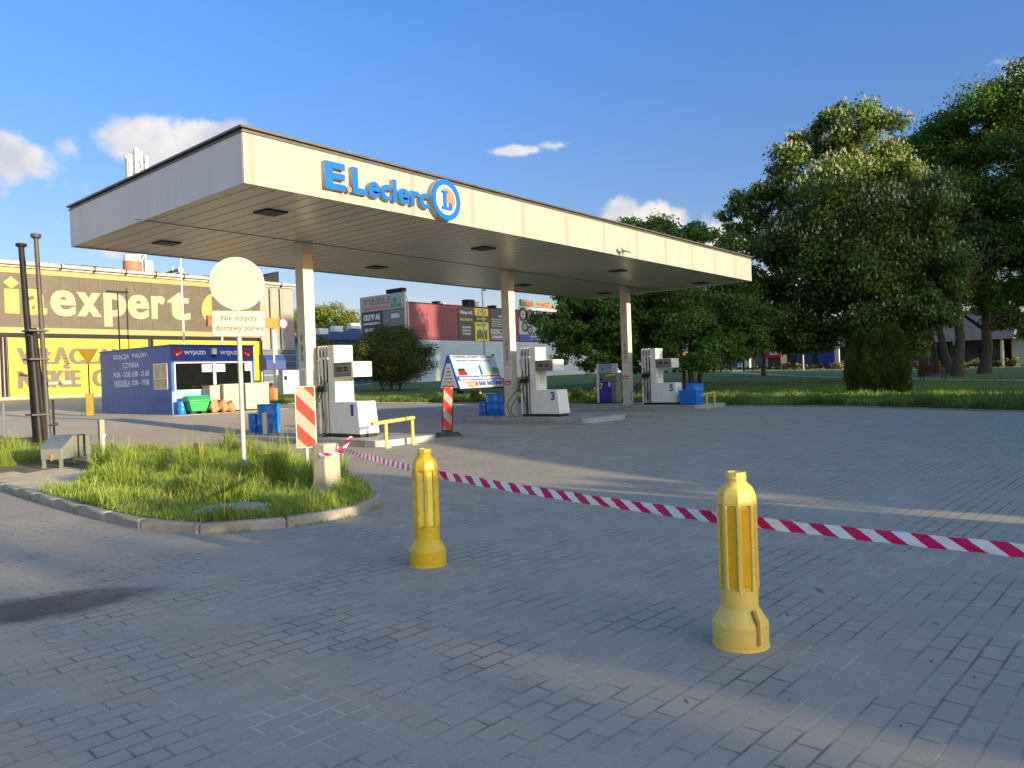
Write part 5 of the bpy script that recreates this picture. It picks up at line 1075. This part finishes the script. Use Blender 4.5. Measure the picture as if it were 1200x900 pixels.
def clump_crown(name,lobes,nleaf,size,mt,parent,seed=1,shell=.55,flowers=0,squash=1.,up=.3,fsize=.3,nsub=26,subr=.28):
    """lobes: (x,y,z,rx,ry,rz). Leaf faces gathered in many small clumps on each lobe, gaps between them."""
    rg=np.random.default_rng(seed); C=[];S=[]
    for l in lobes:
        r_=np.array(l[3:6]); n=nsub
        d=rg.normal(size=(n,3)); d/=np.linalg.norm(d,axis=1)[:,None]
        q=rg.uniform(shell,1.0,n)[:,None]
        C.append(np.array(l[:3])+d*q*r_); S.append(np.full((n,1),np.mean(r_))*rg.uniform(.6,1.35,(n,1))*subr)
    C=np.concatenate(C);S=np.concatenate(S)[:,0]
    w=S**2.2; w/=w.sum(); k=rg.choice(len(C),nleaf,p=w)
    d=rg.normal(size=(nleaf,3)); d/=np.linalg.norm(d,axis=1)[:,None]
    rad=S[k]*np.abs(rg.normal(.75,.28,nleaf)); p=C[k]+d*rad[:,None]*np.array([1.15,1.15,.75])
    nrm=d*.6+rg.normal(size=(nleaf,3))*.55+np.array([0,0,up]); nrm/=np.linalg.norm(nrm,axis=1)[:,None]
    a=np.cross(nrm,rg.normal(size=(nleaf,3))); a/=np.linalg.norm(a,axis=1)[:,None]; b=np.cross(nrm,a)
    s=(size*rg.uniform(.55,1.35,nleaf))[:,None]
    V=np.stack([p-a*s*.5,p-b*s*.32+nrm*s*.08,p+a*s*.55,p+b*s*.32+nrm*s*.08],1).reshape(-1,3)
    F=np.arange(nleaf*4).reshape(-1,4); idx=np.zeros(nleaf,int); mats=[mt]
    if flowers:
        kk=rg.choice(len(C),flowers,p=w); d=rg.normal(size=(flowers,3)); d[:,2]=np.abs(d[:,2])*.8; d/=np.linalg.norm(d,axis=1)[:,None]
        p=C[kk]+d*S[kk][:,None]*np.array([1.2,1.2,.85]); zt_=np.quantile(p[:,2],.55); kp=rg.uniform(size=flowers)<np.where(p[:,2]>zt_,1.,.22); p=p[kp]; flowers=len(p); hh=fsize*rg.uniform(.7,1.3,flowers)
        Vf=[];
        for an in(0,PI/3,2*PI/3):
            ex_=np.array([math.cos(an),math.sin(an),0])*.5; t_=np.zeros((flowers,4,3)); wv=(hh*.55)[:,None]
            t_[:,0]=p-ex_*wv; t_[:,1]=p+ex_*wv; t_[:,2]=p+ex_*wv*.25+np.c_[np.zeros(flowers),np.zeros(flowers),hh]; t_[:,3]=p-ex_*wv*.25+np.c_[np.zeros(flowers),np.zeros(flowers),hh]
            Vf.append(t_.reshape(-1,3))
        Vf=np.concatenate(Vf); F=np.concatenate([F,np.arange(len(Vf)).reshape(-1,4)+len(V)]); V=np.concatenate([V,Vf]); idx=np.concatenate([idx,np.ones(flowers*3,int)]); mats=[mt,'blossom']
    o=npmesh(name,V,F,mats,idx); o.parent=parent; return o
def lobes_in(cx,cy,cz,rx,ry,rz,n,fr,seed,flat=0.):
    rg=np.random.default_rng(seed); o=[(cx,cy,cz,rx*.72,ry*.72,rz*.72)]
    for i in range(n):
        d=rg.normal(size=3); d/=np.linalg.norm(d)
        if d[2]<-.5: d[2]*=.5
        q=rg.uniform(.6,.92); s=fr*rg.uniform(.7,1.3)
        o.append((cx+d[0]*rx*q,cy+d[1]*ry*q,cz+d[2]*rz*q,rx*s,ry*s,rz*s*.9))
    return o
def trunk(par,base,top,r0,limbs,seed,r1=None,fork=.4,name='trunk'):
    rg=random.Random(seed); m=MB(); b=Vector(base); t_=Vector(top); ax=t_-b
    P=[b+ax*k/8+Vector((math.sin(k*1.3+seed)*.05*ax.length*.2,math.cos(k*1.7+seed)*.05*ax.length*.2,0))*(0 if k==0 else 1) for k in range(9)]
    m.tube(P,[r0*1.35]+[r0*(1-.09*k) for k in range(1,9)],12)
    for i in range(limbs):
        k=fork+(1-fork)*rg.random()*.8; s=P[0]+(P[-1]-P[0])*k; s=P[min(8,int(k*8))]; a=rg.uniform(0,2*PI); L_=ax.length*rg.uniform(.35,.7)
        e_=s+Vector((math.cos(a)*L_*.6,math.sin(a)*L_*.6,L_*.7)); mid=s.lerp(e_,.5)+Vector((math.cos(a)*L_*.08,math.sin(a)*L_*.08,-L_*.06))
        rr_=r0*rg.uniform(.28,.5); m.tube([s,mid,e_],[rr_,rr_*.7,rr_*.25],8)
        for j in range(2):
            a2=a+rg.uniform(-.9,.9); e2=mid+Vector((math.cos(a2)*L_*.4,math.sin(a2)*L_*.4,L_*.35)); m.tube([mid,e2],[rr_*.5,rr_*.15],6)
    m.sharp=80; return m.build(name,['bark'],par)
def local(lb,x,y,z): return [(a-x,b-y,c-z,d,e,f_) for a,b,c,d,e,f_ in lb]
def tree(name,label,x,y,lobes,nleaf,size,mt,seed,tr,cat='tree',group=None,**kw):
    z=tz(x,y); t=thing(name,label,cat,(x,y,z),group=group)
    for i,(bx,by,tx,ty,h,r_,lm) in enumerate(tr): trunk(t,(bx,by,-.15),(tx,ty,h),r_,lm,seed+i)
    clump_crown('crown',local(lobes,x,y,z),nleaf,size,mt,t,seed,**kw); return t
# two maples behind the canopy
lb=lobes_in(43.6,27.6,5.0,3.6,3.6,2.9,12,.42,11)+[(41.2,27.3,3.2,2.0,2.0,1.7),(45.8,26.6,3.3,2.0,2.0,1.7),(43.5,26.,6.6,2.2,2.2,1.6),(42.0,25.2,3.0,1.3,1.3,1.2)]
tree('maple_tree','dark green maple tree behind dispenser 7, left of the last column',43.6,26.4,lb,56000,.22,'leaf_maple',21,[(0,0,.2,.3,5.5,.20,8),(.5,-.3,1.1,-.2,5,.14,5)],group='trees behind the canopy')
lb=lobes_in(47.6,24.0,6.8,4.6,4.6,4.4,16,.40,12)+[(44.2,21.4,3.4,2.4,2.4,1.9),(47.5,20.6,4.2,2.8,2.8,2.2),(49.8,20.8,4.4,2.4,2.4,2.2),(45.5,24.5,3.3,2.2,2.2,1.7),(48,25,9.6,2.6,2.6,2.2),(51.5,22,5.5,2.4,2.4,2.6),(50.6,19.2,4.3,1.8,1.8,1.6),(46.2,25.5,10.2,1.5,1.5,1.5)]
tree('maple_tree','broad dark green maple rising over the right half of the canopy roof',47.0,22.6,lb,110000,.23,'leaf_maple',22,[(0,0,.2,.5,7,.2,8),(.45,-.35,1.2,-.4,6.5,.14,6),(-.6,.2,-1.4,.5,6,.13,5),(.9,.1,2.2,.3,6,.10,5)],group='trees behind the canopy')
# pale willow-like tree farther off
lb=lobes_in(78,29.5,6.2,4.5,4.5,4.2,10,.42,13)
tree('distant_tree','soft grey-green tree farther off between the maple and the chestnut',78,29.5,lb,26000,.36,'leaf_deep',23,[(0,0,.3,.2,5,.25,5)],group='trees in the park')
# chestnut
cx,cy=57.8,15.6
lb=[(cx,cy,12.,5.2,6.0,6.2),(cx-.5,cy+2.6,15.8,2.9,3.2,3.2),(cx,cy-1.6,16.8,2.6,2.8,3.0),(cx-1,cy+5.6,12.9,2.3,2.3,2.5),(cx-1,cy+5.6,9.2,2.2,2.2,2.8),(cx-1.5,cy+3.5,6.2,3.2,3.6,3.6),(cx-1.8,cy-1.5,6.2,3.6,4.4,3.9),(cx-1,cy-5.2,7.2,2.8,2.8,3.8),(cx-.5,cy-4.6,12.2,2.8,2.8,3.6),(cx-2,cy+.6,9.5,4.6,5.4,4.2),(cx,cy+.8,18.4,1.8,2.0,1.9),(cx-.8,cy+7.6,13.2,1.3,1.6,1.4),(cx-2.2,cy-4.5,4.5,2.2,2.4,2.2),(cx-2.4,cy+2.2,4.3,2.2,2.6,2.0)]
tree('chestnut_tree','big chestnut tree covered in pale blossom candles, its top in sun',cx,cy,lb,190000,.25,'leaf_chestnut',24,[(0,0,.2,.2,9,.38,9)],group='trees in the park',flowers=9500,fsize=.19,nsub=34,subr=.26)
# tall lime/maple pair at the right
lb=[(73.80,7.20,16.00,6.60,7.44,7.44),(74.16,5.52,21.40,3.96,4.32,4.08),(73.80,9.36,19.72,3.60,3.84,3.60),(72.36,4.08,11.80,4.32,5.52,4.80),(72.00,9.84,10.84,3.84,4.08,4.32),(72.72,1.44,16.12,4.08,5.04,5.52),(72.24,6.60,8.68,4.08,5.28,3.12),(71.52,1.20,8.44,2.88,3.84,2.64),(74.40,3.60,24.16,2.28,2.40,2.04)]
tree('park_tree','tallest broad green tree at the right edge of the photo',73.9,9.4,lb,170000,.24,'leaf_maple',25,[(0,0,.2,-.6,10,.48,9)],group='trees in the park',nsub=32,subr=.27)
lb=[(74.01,13.11,15.24,4.75,4.97,5.88),(74.01,11.75,19.31,3.05,3.16,3.05),(74.01,14.69,17.50,2.71,2.82,2.71),(73.45,12.20,9.59,3.39,4.07,3.84),(74.35,9.49,20.89,2.49,2.49,2.26)]
lb+=[(74,15.9,14.5,3.0,2.8,4.5),(74,15.2,18.6,2.4,2.2,2.6),(74,17.3,11.5,2.2,2.2,3.)]
tree('park_tree','green tree between the blossoming chestnut and the tallest tree',74.2,13.2,lb,90000,.25,'leaf_maple',26,[(0,0,.0,.3,10,.38,7)],group='trees in the park',nsub=30)
for i,(x,y,tx,ty,h,r_,label) in enumerate(((69.5,13.0,-.2,.1,8.2,.46,'thick dark trunk left of the three park trunks, behind the bench'),(74.0,11.7,-1.8,1.9,8.6,.38,'slanting dark tree trunk leaning left between its neighbours'),(67.4,10.25,.0,-.15,8.6,.46,'straight dark tree trunk just right of the slanting one'))):
    z=tz(x,y); t=thing('park_tree',label,'tree',(x,y,z),group='trees in the park'); trunk(t,(0,0,-.15),(tx,ty,h),r_,7,40+i,fork=.55)
    clump_crown('crown',local([(x+tx,y+ty,9.6,3.1,3.4,2.8),(x+tx+.4,y+ty+.8,12,2.5,2.8,2.6)],x,y,z),20000,.32,'leaf_deep',t,50+i)
lb=[(98,8.5,6.8,3.5,4.5,3.2),(99,5.5,8.5,3,4,3)]
tree('distant_tree','light green tree behind the tallest one, by the dark-roofed building',98,7.5,lb,14000,.4,'leaf_lime',33,[(0,0,0,0,5,.2,5)],group='trees in the park')
# thujas
def thuja(x,y,h,r_,label,seed):
    z=tz(x,y)+.05; t=thing('thuja_shrub',label,'shrub',(x,y,z),group='clipped thujas by the forecourt')
    rg=np.random.default_rng(seed); n=30000; q=rg.uniform(0,1,n)**.85; zz=q*h
    prof=np.interp(q,[0,.06,.3,.6,.8,.92,1.],[.80,.94,1.,.88,.62,.36,.03])*r_
    a=rg.uniform(0,2*PI,n); lump=1+.10*np.sin(a*5+zz*3+seed)+.07*np.sin(a*9-zz*6)
    rr_=prof*lump*np.sqrt(rg.uniform(.55,1.08,n)); p=np.c_[rr_*np.cos(a),rr_*np.sin(a),zz]
    out=np.c_[np.cos(a),np.sin(a),np.full(n,.9)]+rg.normal(size=(n,3))*.35; out/=np.linalg.norm(out,axis=1)[:,None]
    sd_=np.cross(out,rg.normal(size=(n,3))); sd_/=np.linalg.norm(sd_,axis=1)[:,None]; s=rg.uniform(.06,.15,n)[:,None]
    V=np.stack([p-sd_*s*.2,p+sd_*s*.2,p+sd_*s*.28+out*s,p-sd_*s*.28+out*s],1).reshape(-1,3)
    o=npmesh('foliage',V,np.arange(n*4).reshape(-1,4),['leaf_thuja']); o.parent=t
    m=MB(); m.tube([(0,0,-.1),(0,0,h*.7)],[.09,.03],8); m.build('stem',['bark'],t)
thuja(40.5,10.42,3.15,.62,'left clipped thuja of the three standing tight together',1)
thuja(40.0,9.62,3.10,.62,'middle clipped thuja, a little in front of the other two',2)
thuja(40.25,8.85,3.3,.66,'right and fullest clipped thuja of the tight trio',3)
# round bush near the furniture store
x,y=40.5,44.9; z=tz(x,y); t=thing('round_bush','large round dark olive bush left of the advertising trailer','bush',(x,y,z))
lb=[(0,0,3.1,2.9,2.9,2.3),(-.8,1.3,2.7,2.1,2.1,1.8),(.8,-1.3,2.7,2.1,2.1,1.8),(0,0,4.1,2.0,2.0,1.25),(0,0,1.9,2.5,2.7,1.2)]
clump_crown('crown',lb,110000,.11,'leaf_willow',t,61,shell=.3,nsub=60,subr=.32,up=.8)
for i,(a,b) in enumerate(((.4,-.3),(-.3,.5),(-.1,-.1))): trunk(t,(a,b,-.1),(a*2.4,b*2.4,2.6),.10,6,70+i,fork=.3)
# trees far left
lb=[(76,99,10.2,4.6,4.6,3.6),(81,102,10.6,3.8,3.8,2.8),(72,97,9.0,4.2,4.2,4.6)]
tree('distant_tree','yellow-green sunlit tree seen right of the column beside the kiosk',76,99,lb,26000,.3,'leaf_lime',34,[(0,0,.2,.2,5,.2,6)])
lb=[(64,91,9.2,3.4,3.4,2.4),(72,98,9.8,3,3,2.0)]
tree('distant_tree','yellow-green treetop above the blue-roofed house',66,92,lb,16000,.35,'leaf_lime',35,[(0,0,.2,.2,7,.2,5)])
# bare shrub in front of the blue-roofed house
x,y=38.5,50.5; t=thing('dark_shrub','thin dark branching shrub left of the round bush','shrub',(x,y,tz(x,y)))
m=MB(); rg=random.Random(5)
for i in range(16):
    a=rg.uniform(0,2*PI); m.tube([(0,0,0),(math.cos(a)*.5,math.sin(a)*.5,1.6),(math.cos(a)*1.0,math.sin(a)*1.0,rg.uniform(3,4.6))],[.05,.03,.01],5)
m.build('branches',['bark'],t); clump_crown('leaves',[(0,0,3.2,1.3,1.3,1.3)],3500,.16,'leaf_willow',t,62)
# weeds on the verge
for i,(x,y,s_,label) in enumerate(((31.0,27.6,.55,'yellow-green weed clump right of the traffic beacon'),(33.0,22.4,.6,'yellow weed clump behind dispenser 3'),(34.0,21.6,.5,'yellow-green weed clump between dispensers 3 and 7'),(30.4,29.6,.5,'bright weed clump at the verge left of the advertising trailer'))):
    t=thing('weed_clump',label,'weeds',(x,y,lz(x,y)),group='weed clumps on the verge'); clump_crown('leaves',[(0,0,s_*.6,s_,s_,s_*.7)],2600,.07,'leaf_weed',t,80+i,shell=.2)

# ------------------------------------------------------------------ park furniture and far buildings
def bench(x,y,rz,label):
    t=thing('park_bench',label,'bench',(x,y,tz(x,y)+.13),rz,group='park benches')
    m=MB(); 
    for k in range(4): m.box(-.9,.9,-.25+k*.12,-.16+k*.12,.42,.45)
    m.build('seat',['bench_wood'],t); m=MB()
    for k in range(4): m.hexa([(-.9,.26+k*.045,.52+k*.13),(.9,.26+k*.045,.52+k*.13),(.9,.285+k*.045,.52+k*.13),(-.9,.285+k*.045,.52+k*.13)],[(-.9,.295+k*.045,.62+k*.13),(.9,.295+k*.045,.62+k*.13),(.9,.32+k*.045,.62+k*.13),(-.9,.32+k*.045,.62+k*.13)])
    m.build('backrest',['bench_wood'],t)
    for a in(-.7,.7): m=MB(); m.tube([(a,-.28,0),(a,-.2,.42),(a,.24,.41),(a,.42,1.0)],.028,6); m.tube([(a,.22,.42),(a,.36,0)],.028,6); m.build('leg',['dark_metal'],t)
bench(58.2,10.4,R(78),'dark red slatted bench seen from behind at the foot of the park trees')
bench(62.6,14.2,R(150),'dark bench half hidden left of the thick trunk')
bench(100.,34.5,R(100),'distant bench on the lawn left of the thujas')
bench(97.,29.0,R(60),'distant bench just left of the thujas, by the white pillar')
def hedge(x0,y0,x1,y1,h,label,seed,mt='leaf_hedge'):
    L_=math.hypot(x1-x0,y1-y0); n=int(L_/1.6); a=math.atan2(y1-y0,x1-x0); t=thing('clipped_hedge',label,'hedge',(x0,y0,tz(x0,y0)),group='low hedges at the end of the park')
    lb=[((x1-x0)*(i+.5)/n,(y1-y0)*(i+.5)/n,h*.5+tz(x0+(x1-x0)*(i+.5)/n,y0+(y1-y0)*(i+.5)/n)-tz(x0,y0),1.0,.8,h*.55) for i in range(n)]
    clump_crown('leaves',lb,n*420,.26,mt,t,seed,shell=.2,nsub=12)
hedge(104,8,108,28,1.2,'sunlit yellowish hedge in front of the dark-roofed building',90)
hedge(110,30,116,56,1.0,'pale low hedge at the far end of the lawn, left of the thujas',91)
t=thing('dark_roofed_hall','long low dark plank building with grey pitched roof behind the park','building',(0,0,0))
m=MB(); m.box(118,130,13.0,34,.4,4.3); m.build('wall',['dark_plank'],t)
m=MB(); m.prism([(116.6,4.2),(131.5,4.2),(124,8.6)],lambda a,b,d:(a,d,b),11.6,35); m.build('roof',['dark_roof'],t)
for y in(14,19,24,29): m=MB(); m.box(117.9,117.99,y,y+1.6,.6,3.2); m.build('door',['dark_metal'],t)
m=MB(); m.box(117.4,117.6,12.8,13.1,.4,4.2); m.build('post',['white_paint'],t)
t=thing('grey_roofed_hall','long hall with blue and dark panels in the far background, left of the thujas','building',(0,0,0))
m=MB(); m.box(132,146,36,64,.4,5.0); m.build('wall',['dark_plank'],t); m=MB(); m.prism([(130.5,5.0),(147.5,5.0),(139,8.5)],lambda a,b,d:(a,d,b),35,65); m.build('roof',['dark_roof'],t)
for y,mt in((38,'poster_blue'),(41.5,'roof_blue'),(50,'cladding_grey_blue'),(54,'roof_blue')): m=MB(); m.box(131.9,131.98,y,y+2.6,.6,3.8); m.build('panel',[mt],t)
t=thing('pale_house','pale blue-grey house at the right edge behind the hedge','building',(0,0,0))
m=MB(); m.box(121,131,4,12.2,.4,4.4); w=m.build('wall',['pale_house'],t); 
for y in(7.2,9.4): 
    m=MB(); m.box(120.93,120.99,y,y+1.3,1.3,3.3); q=m.build('window',['white_paint'],t); m=MB(); m.box(120.90,120.925,y+.12,y+1.18,1.42,3.18); m.build('pane',['dark_glass'],q)
m=MB(); m.prism([(120,4.3),(132,4.3),(126,8.0)],lambda a,b,d:(a,d,b),3,12.6); m.build('roof',['dark_roof'],t)
t=thing('snack_booth','small booth with red sign at the far end of the lawn','booth',(112.5,40.,tz(112,40))); m=MB(); m.box(0,2.6,0,2.4,0,2.3); m.build('wall',['dark_plank'],t); m=MB(); m.box(-.12,-.01,-.1,2.5,1.9,3.1); s_=m.build('sign',['sign_red'],t); text('BAR',s_,'paper',(-.125,1.5,2.3),(0,-1,0),(0,0,1),w=1.2,h=.5,depth=.01,bold=.03)
m=MB(); m.box(-.02,.0,1.9,2.45,.1,1.85); m.build('side_panel',['wall_plaster'],t)
t=thing('white_cart','small white cart parked at the far end of the lawn','cart',(112,44.5,tz(112,44.5))); m=MB(); m.prism([(0,.4),(2.0,.4),(2.0,1.1),(1.5,1.3),(1.2,1.9),(0,1.9)],lambda a,b,d:(d,a,b),0,1.4); m.build('body',['white_paint'],t,bevel=.05)
for y in(.4,1.6): m=MB(); m.tube([(-.06,y,.3),(.15,y,.3)],.3,16); m.build('wheel',['black_rubber'],t)
t=thing('park_gazebo','open timber shelter with flat dark roof beyond the lawn','shelter',(100,41.5,tz(100,41.5))); m=MB(); m.hexa([(-2,-2.6,2.7),(2,-2.6,2.7),(2,2.6,2.7),(-2,2.6,2.7)],[(-1.6,-2.2,3.1),(1.6,-2.2,3.1),(1.6,2.2,3.1),(-1.6,2.2,3.1)]); m.build('roof',['dark_roof'],t)
for a in(-1.7,1.7):
    for b in(-1.6,1.6): m=MB(); m.box(a-.1,a+.1,b-.1,b+.1,0,2.7); m.build('post',['dark_plank'],t)
for i,(x,y,h,label) in enumerate(((111,31.6,4.2,'white pillar left of the thujas, farthest right of the pair'),(104,34.,2.2,'short white post on the far lawn'))): 
    m=MB(); m.box(-.2 if i==0 else -.09,.2 if i==0 else .09,-.3 if i==0 else -.09,.3 if i==0 else .09,0,h); tag(m.build('white_pillar',['white_paint'],loc=(x,y,tz(x,y)),bevel=.02),label,'pillar')
t=thing('park_sign','white double sign on a pole between the park trunks','sign',(100,15.2,tz(100,15.2))); m=MB(); m.tube([(0,0,0),(0,0,4.6)],.06,8); m.build('pole',['galvanised'],t)
m=MB(); m.hexa([(-.04,-.1,2.9),(.04,-.1,2.9),(.04,.55,2.9),(-.04,.55,2.9)],[(-.04,-.1,3.5),(.04,-.1,3.5),(.04,.55,3.6),(-.04,.55,3.6)]); m.build('lower_plate',['white_paint'],t); m=MB(); m.prism([(-.1,3.7),(.5,3.65),(.3,4.6),(-.05,4.5)],lambda a,b,d:(d,a,b),-.04,.04); m.build('upper_plate',['white_paint'],t)
m=MB(); m.lathe([(.22,0),(.26,.1),(.28,.75),(.24,.8)],14); tag(m.build('litter_bin',['dark_metal'],loc=(61.0,12.6,tz(61,12.6)+.1)),'dark litter bin left of the dark red park bench','litter bin')
# parked cars hinted far away under the maple
def farcar(x,y,rz,mt,label):
    t=thing('parked_car',label,'car',(x,y,tz(x,y)),rz,group='cars beyond the park'); m=MB(); m.prism([(-2.1,.3),(2.1,.3),(2.15,.8),(1.3,.95),(.7,1.45),(-1.2,1.45),(-1.9,.95),(-2.15,.85)],lambda a,b,d:(a,d,b),-.85,.85); m.build('body',[mt],t,bevel=.08)
    m=MB(); m.prism([(1.15,.97),(.66,1.38),(-1.12,1.38),(-1.7,.97)],lambda a,b,d:(a,d,b),-.86,.86); m.build('windows',['dark_glass'],t)
    for a in(-1.3,1.35):
        for b in(-.8,.8): m=MB(); m.tube([(a,b-.08,.31),(a,b+.08,.31)],.31,14); m.build('wheel',['black_rubber'],t)
farcar(98,50.5,R(80),'white_paint','white car seen under the maple crown beyond the lawn'); farcar(97,55.5,R(85),'galvanised','silver car left of the white one beyond the lawn'); farcar(101,47.,R(75),'dark_metal','dark car right of the white one beyond the lawn')

# ------------------------------------------------------------------ unseen shadow casters added behind the camera to shade the forecourt
t=thing('garage_row','low flat-roofed garage behind the camera','building',(0,0,0))  # added low box; its roof height sets the near paving shadow
m=MB(); m.box(3.75,8.92,-13,-9,0,2.45); m.build('wall',['wall_plaster'],t); m=MB(); m.box(3.6,8.92,-13.1,-8.9,2.451,2.52); m.build('roof',['dark_roof'],t)
for a in(4.0,6.4): m=MB(); m.box(a,a+2.2,-8.99,-8.95,.05,2.1); m.build('garage_door',['galvanised'],t)
t=thing('market_hall','gabled market hall behind the camera to the right','building',(0,0,0))
m=MB(); m.prism([(9.2,0),(9.2,1.45),(9.6,1.90),(10.5,2.38),(11.7,2.86),(12.5,3.12),(14,3.7),(15.5,4.5),(18.5,5.6),(21,5.9),(30,5.75),(34.6,5.2),(35.4,3),(35.4,0)],lambda a,b,d:(a,d,b),-12,-9); m.build('wall',['wall_plaster'],t)  # added outline, stepped to shape the shadow edge beside the light band
for a in(14,19,24,29): m=MB(); m.box(a,a+2,-8.99,-8.94,.1,2.4); m.build('door',['dark_metal'],t)
def block(x0,x1,y0,y1,h,label):
    t=thing('apartment_block',label,'building',(0,0,0),group='apartment blocks behind the camera'); m=MB(); m.box(x0,x1,y0,y1,0,h); m.build('wall',['wall_plaster'],t); m=MB(); m.box(x0-.2,x1+.2,y0-.2,y1+.2,h+.001,h+.4); m.build('roof',['dark_roof'],t)
    z=1.2
    while z<h-2:
        m=MB(); x=x0+1.5
        while x<x1-2: m.box(x,x+1.5,y1+.002,y1+.03,z,z+1.4); x+=3.4
        m.build('window_row',['dark_glass'],t); z+=2.9
block(39,64,-62,-50,23.4,'nearer tall apartment block behind the camera'); block(64.4,101,-66,-50,27.5,'farther tall apartment block behind the camera')  # added blocks, heights set to shade the park and the red wall
lb=[(32.6,-12,7.0,1.6,1.6,1.9),(31.6,-12,5.6,1.8,1.8,1.5)]  # unseen tree whose crown shadow falls on the fascia end
tree('street_tree','young tree behind the market hall, behind the camera',32.4,-12.5,lb,5000,.3,'leaf_maple',36,[(0,0,0,0,5.5,.12,4)],group='trees behind the camera')
lb=[(25.0,-14,8.3,.35,.35,.9)]  # added for one small shadow on the long fascia
tree('street_tree','thin sapling behind the market hall, behind the camera',25.0,-14.5,lb,500,.25,'leaf_maple',37,[(0,0,0,0,8.0,.08,2)],group='trees behind the camera')
lb=[(-7,-45,6.0,3.6,2.4,2.6),(-3,-45,6.2,3.6,2.4,2.6),(.6,-45,6.1,3.0,2.2,2.6),(2.6,-46,6.4,1.7,2.,2.3),(1.5,-43,5.4,2.2,2.,2.),(4.2,-45.5,6.6,1.5,1.8,2.3)]  # added crown, spread wide and sparse to half-shade the left foreground
tree('street_tree','loose low tree behind the camera to the left',-3.0,-45,lb,9500,.3,'leaf_maple',38,[(0,0,0,0,5.5,.14,5)],group='trees behind the camera',nsub=70,subr=.3)
lb=[(6.2,-15,3.45,2.3,1.2,.55),(7.8,-15,3.7,1.2,1.,.5),(9.6,-15,3.0,.6,.6,.5)]  # added so its loose top breaks the paving shadow into streaks
tree('street_tree','spreading shrub behind the garage, behind the camera',6.8,-15,lb,2600,.22,'leaf_maple',39,[(0,0,0,0,2.6,.08,4)],group='trees behind the camera')
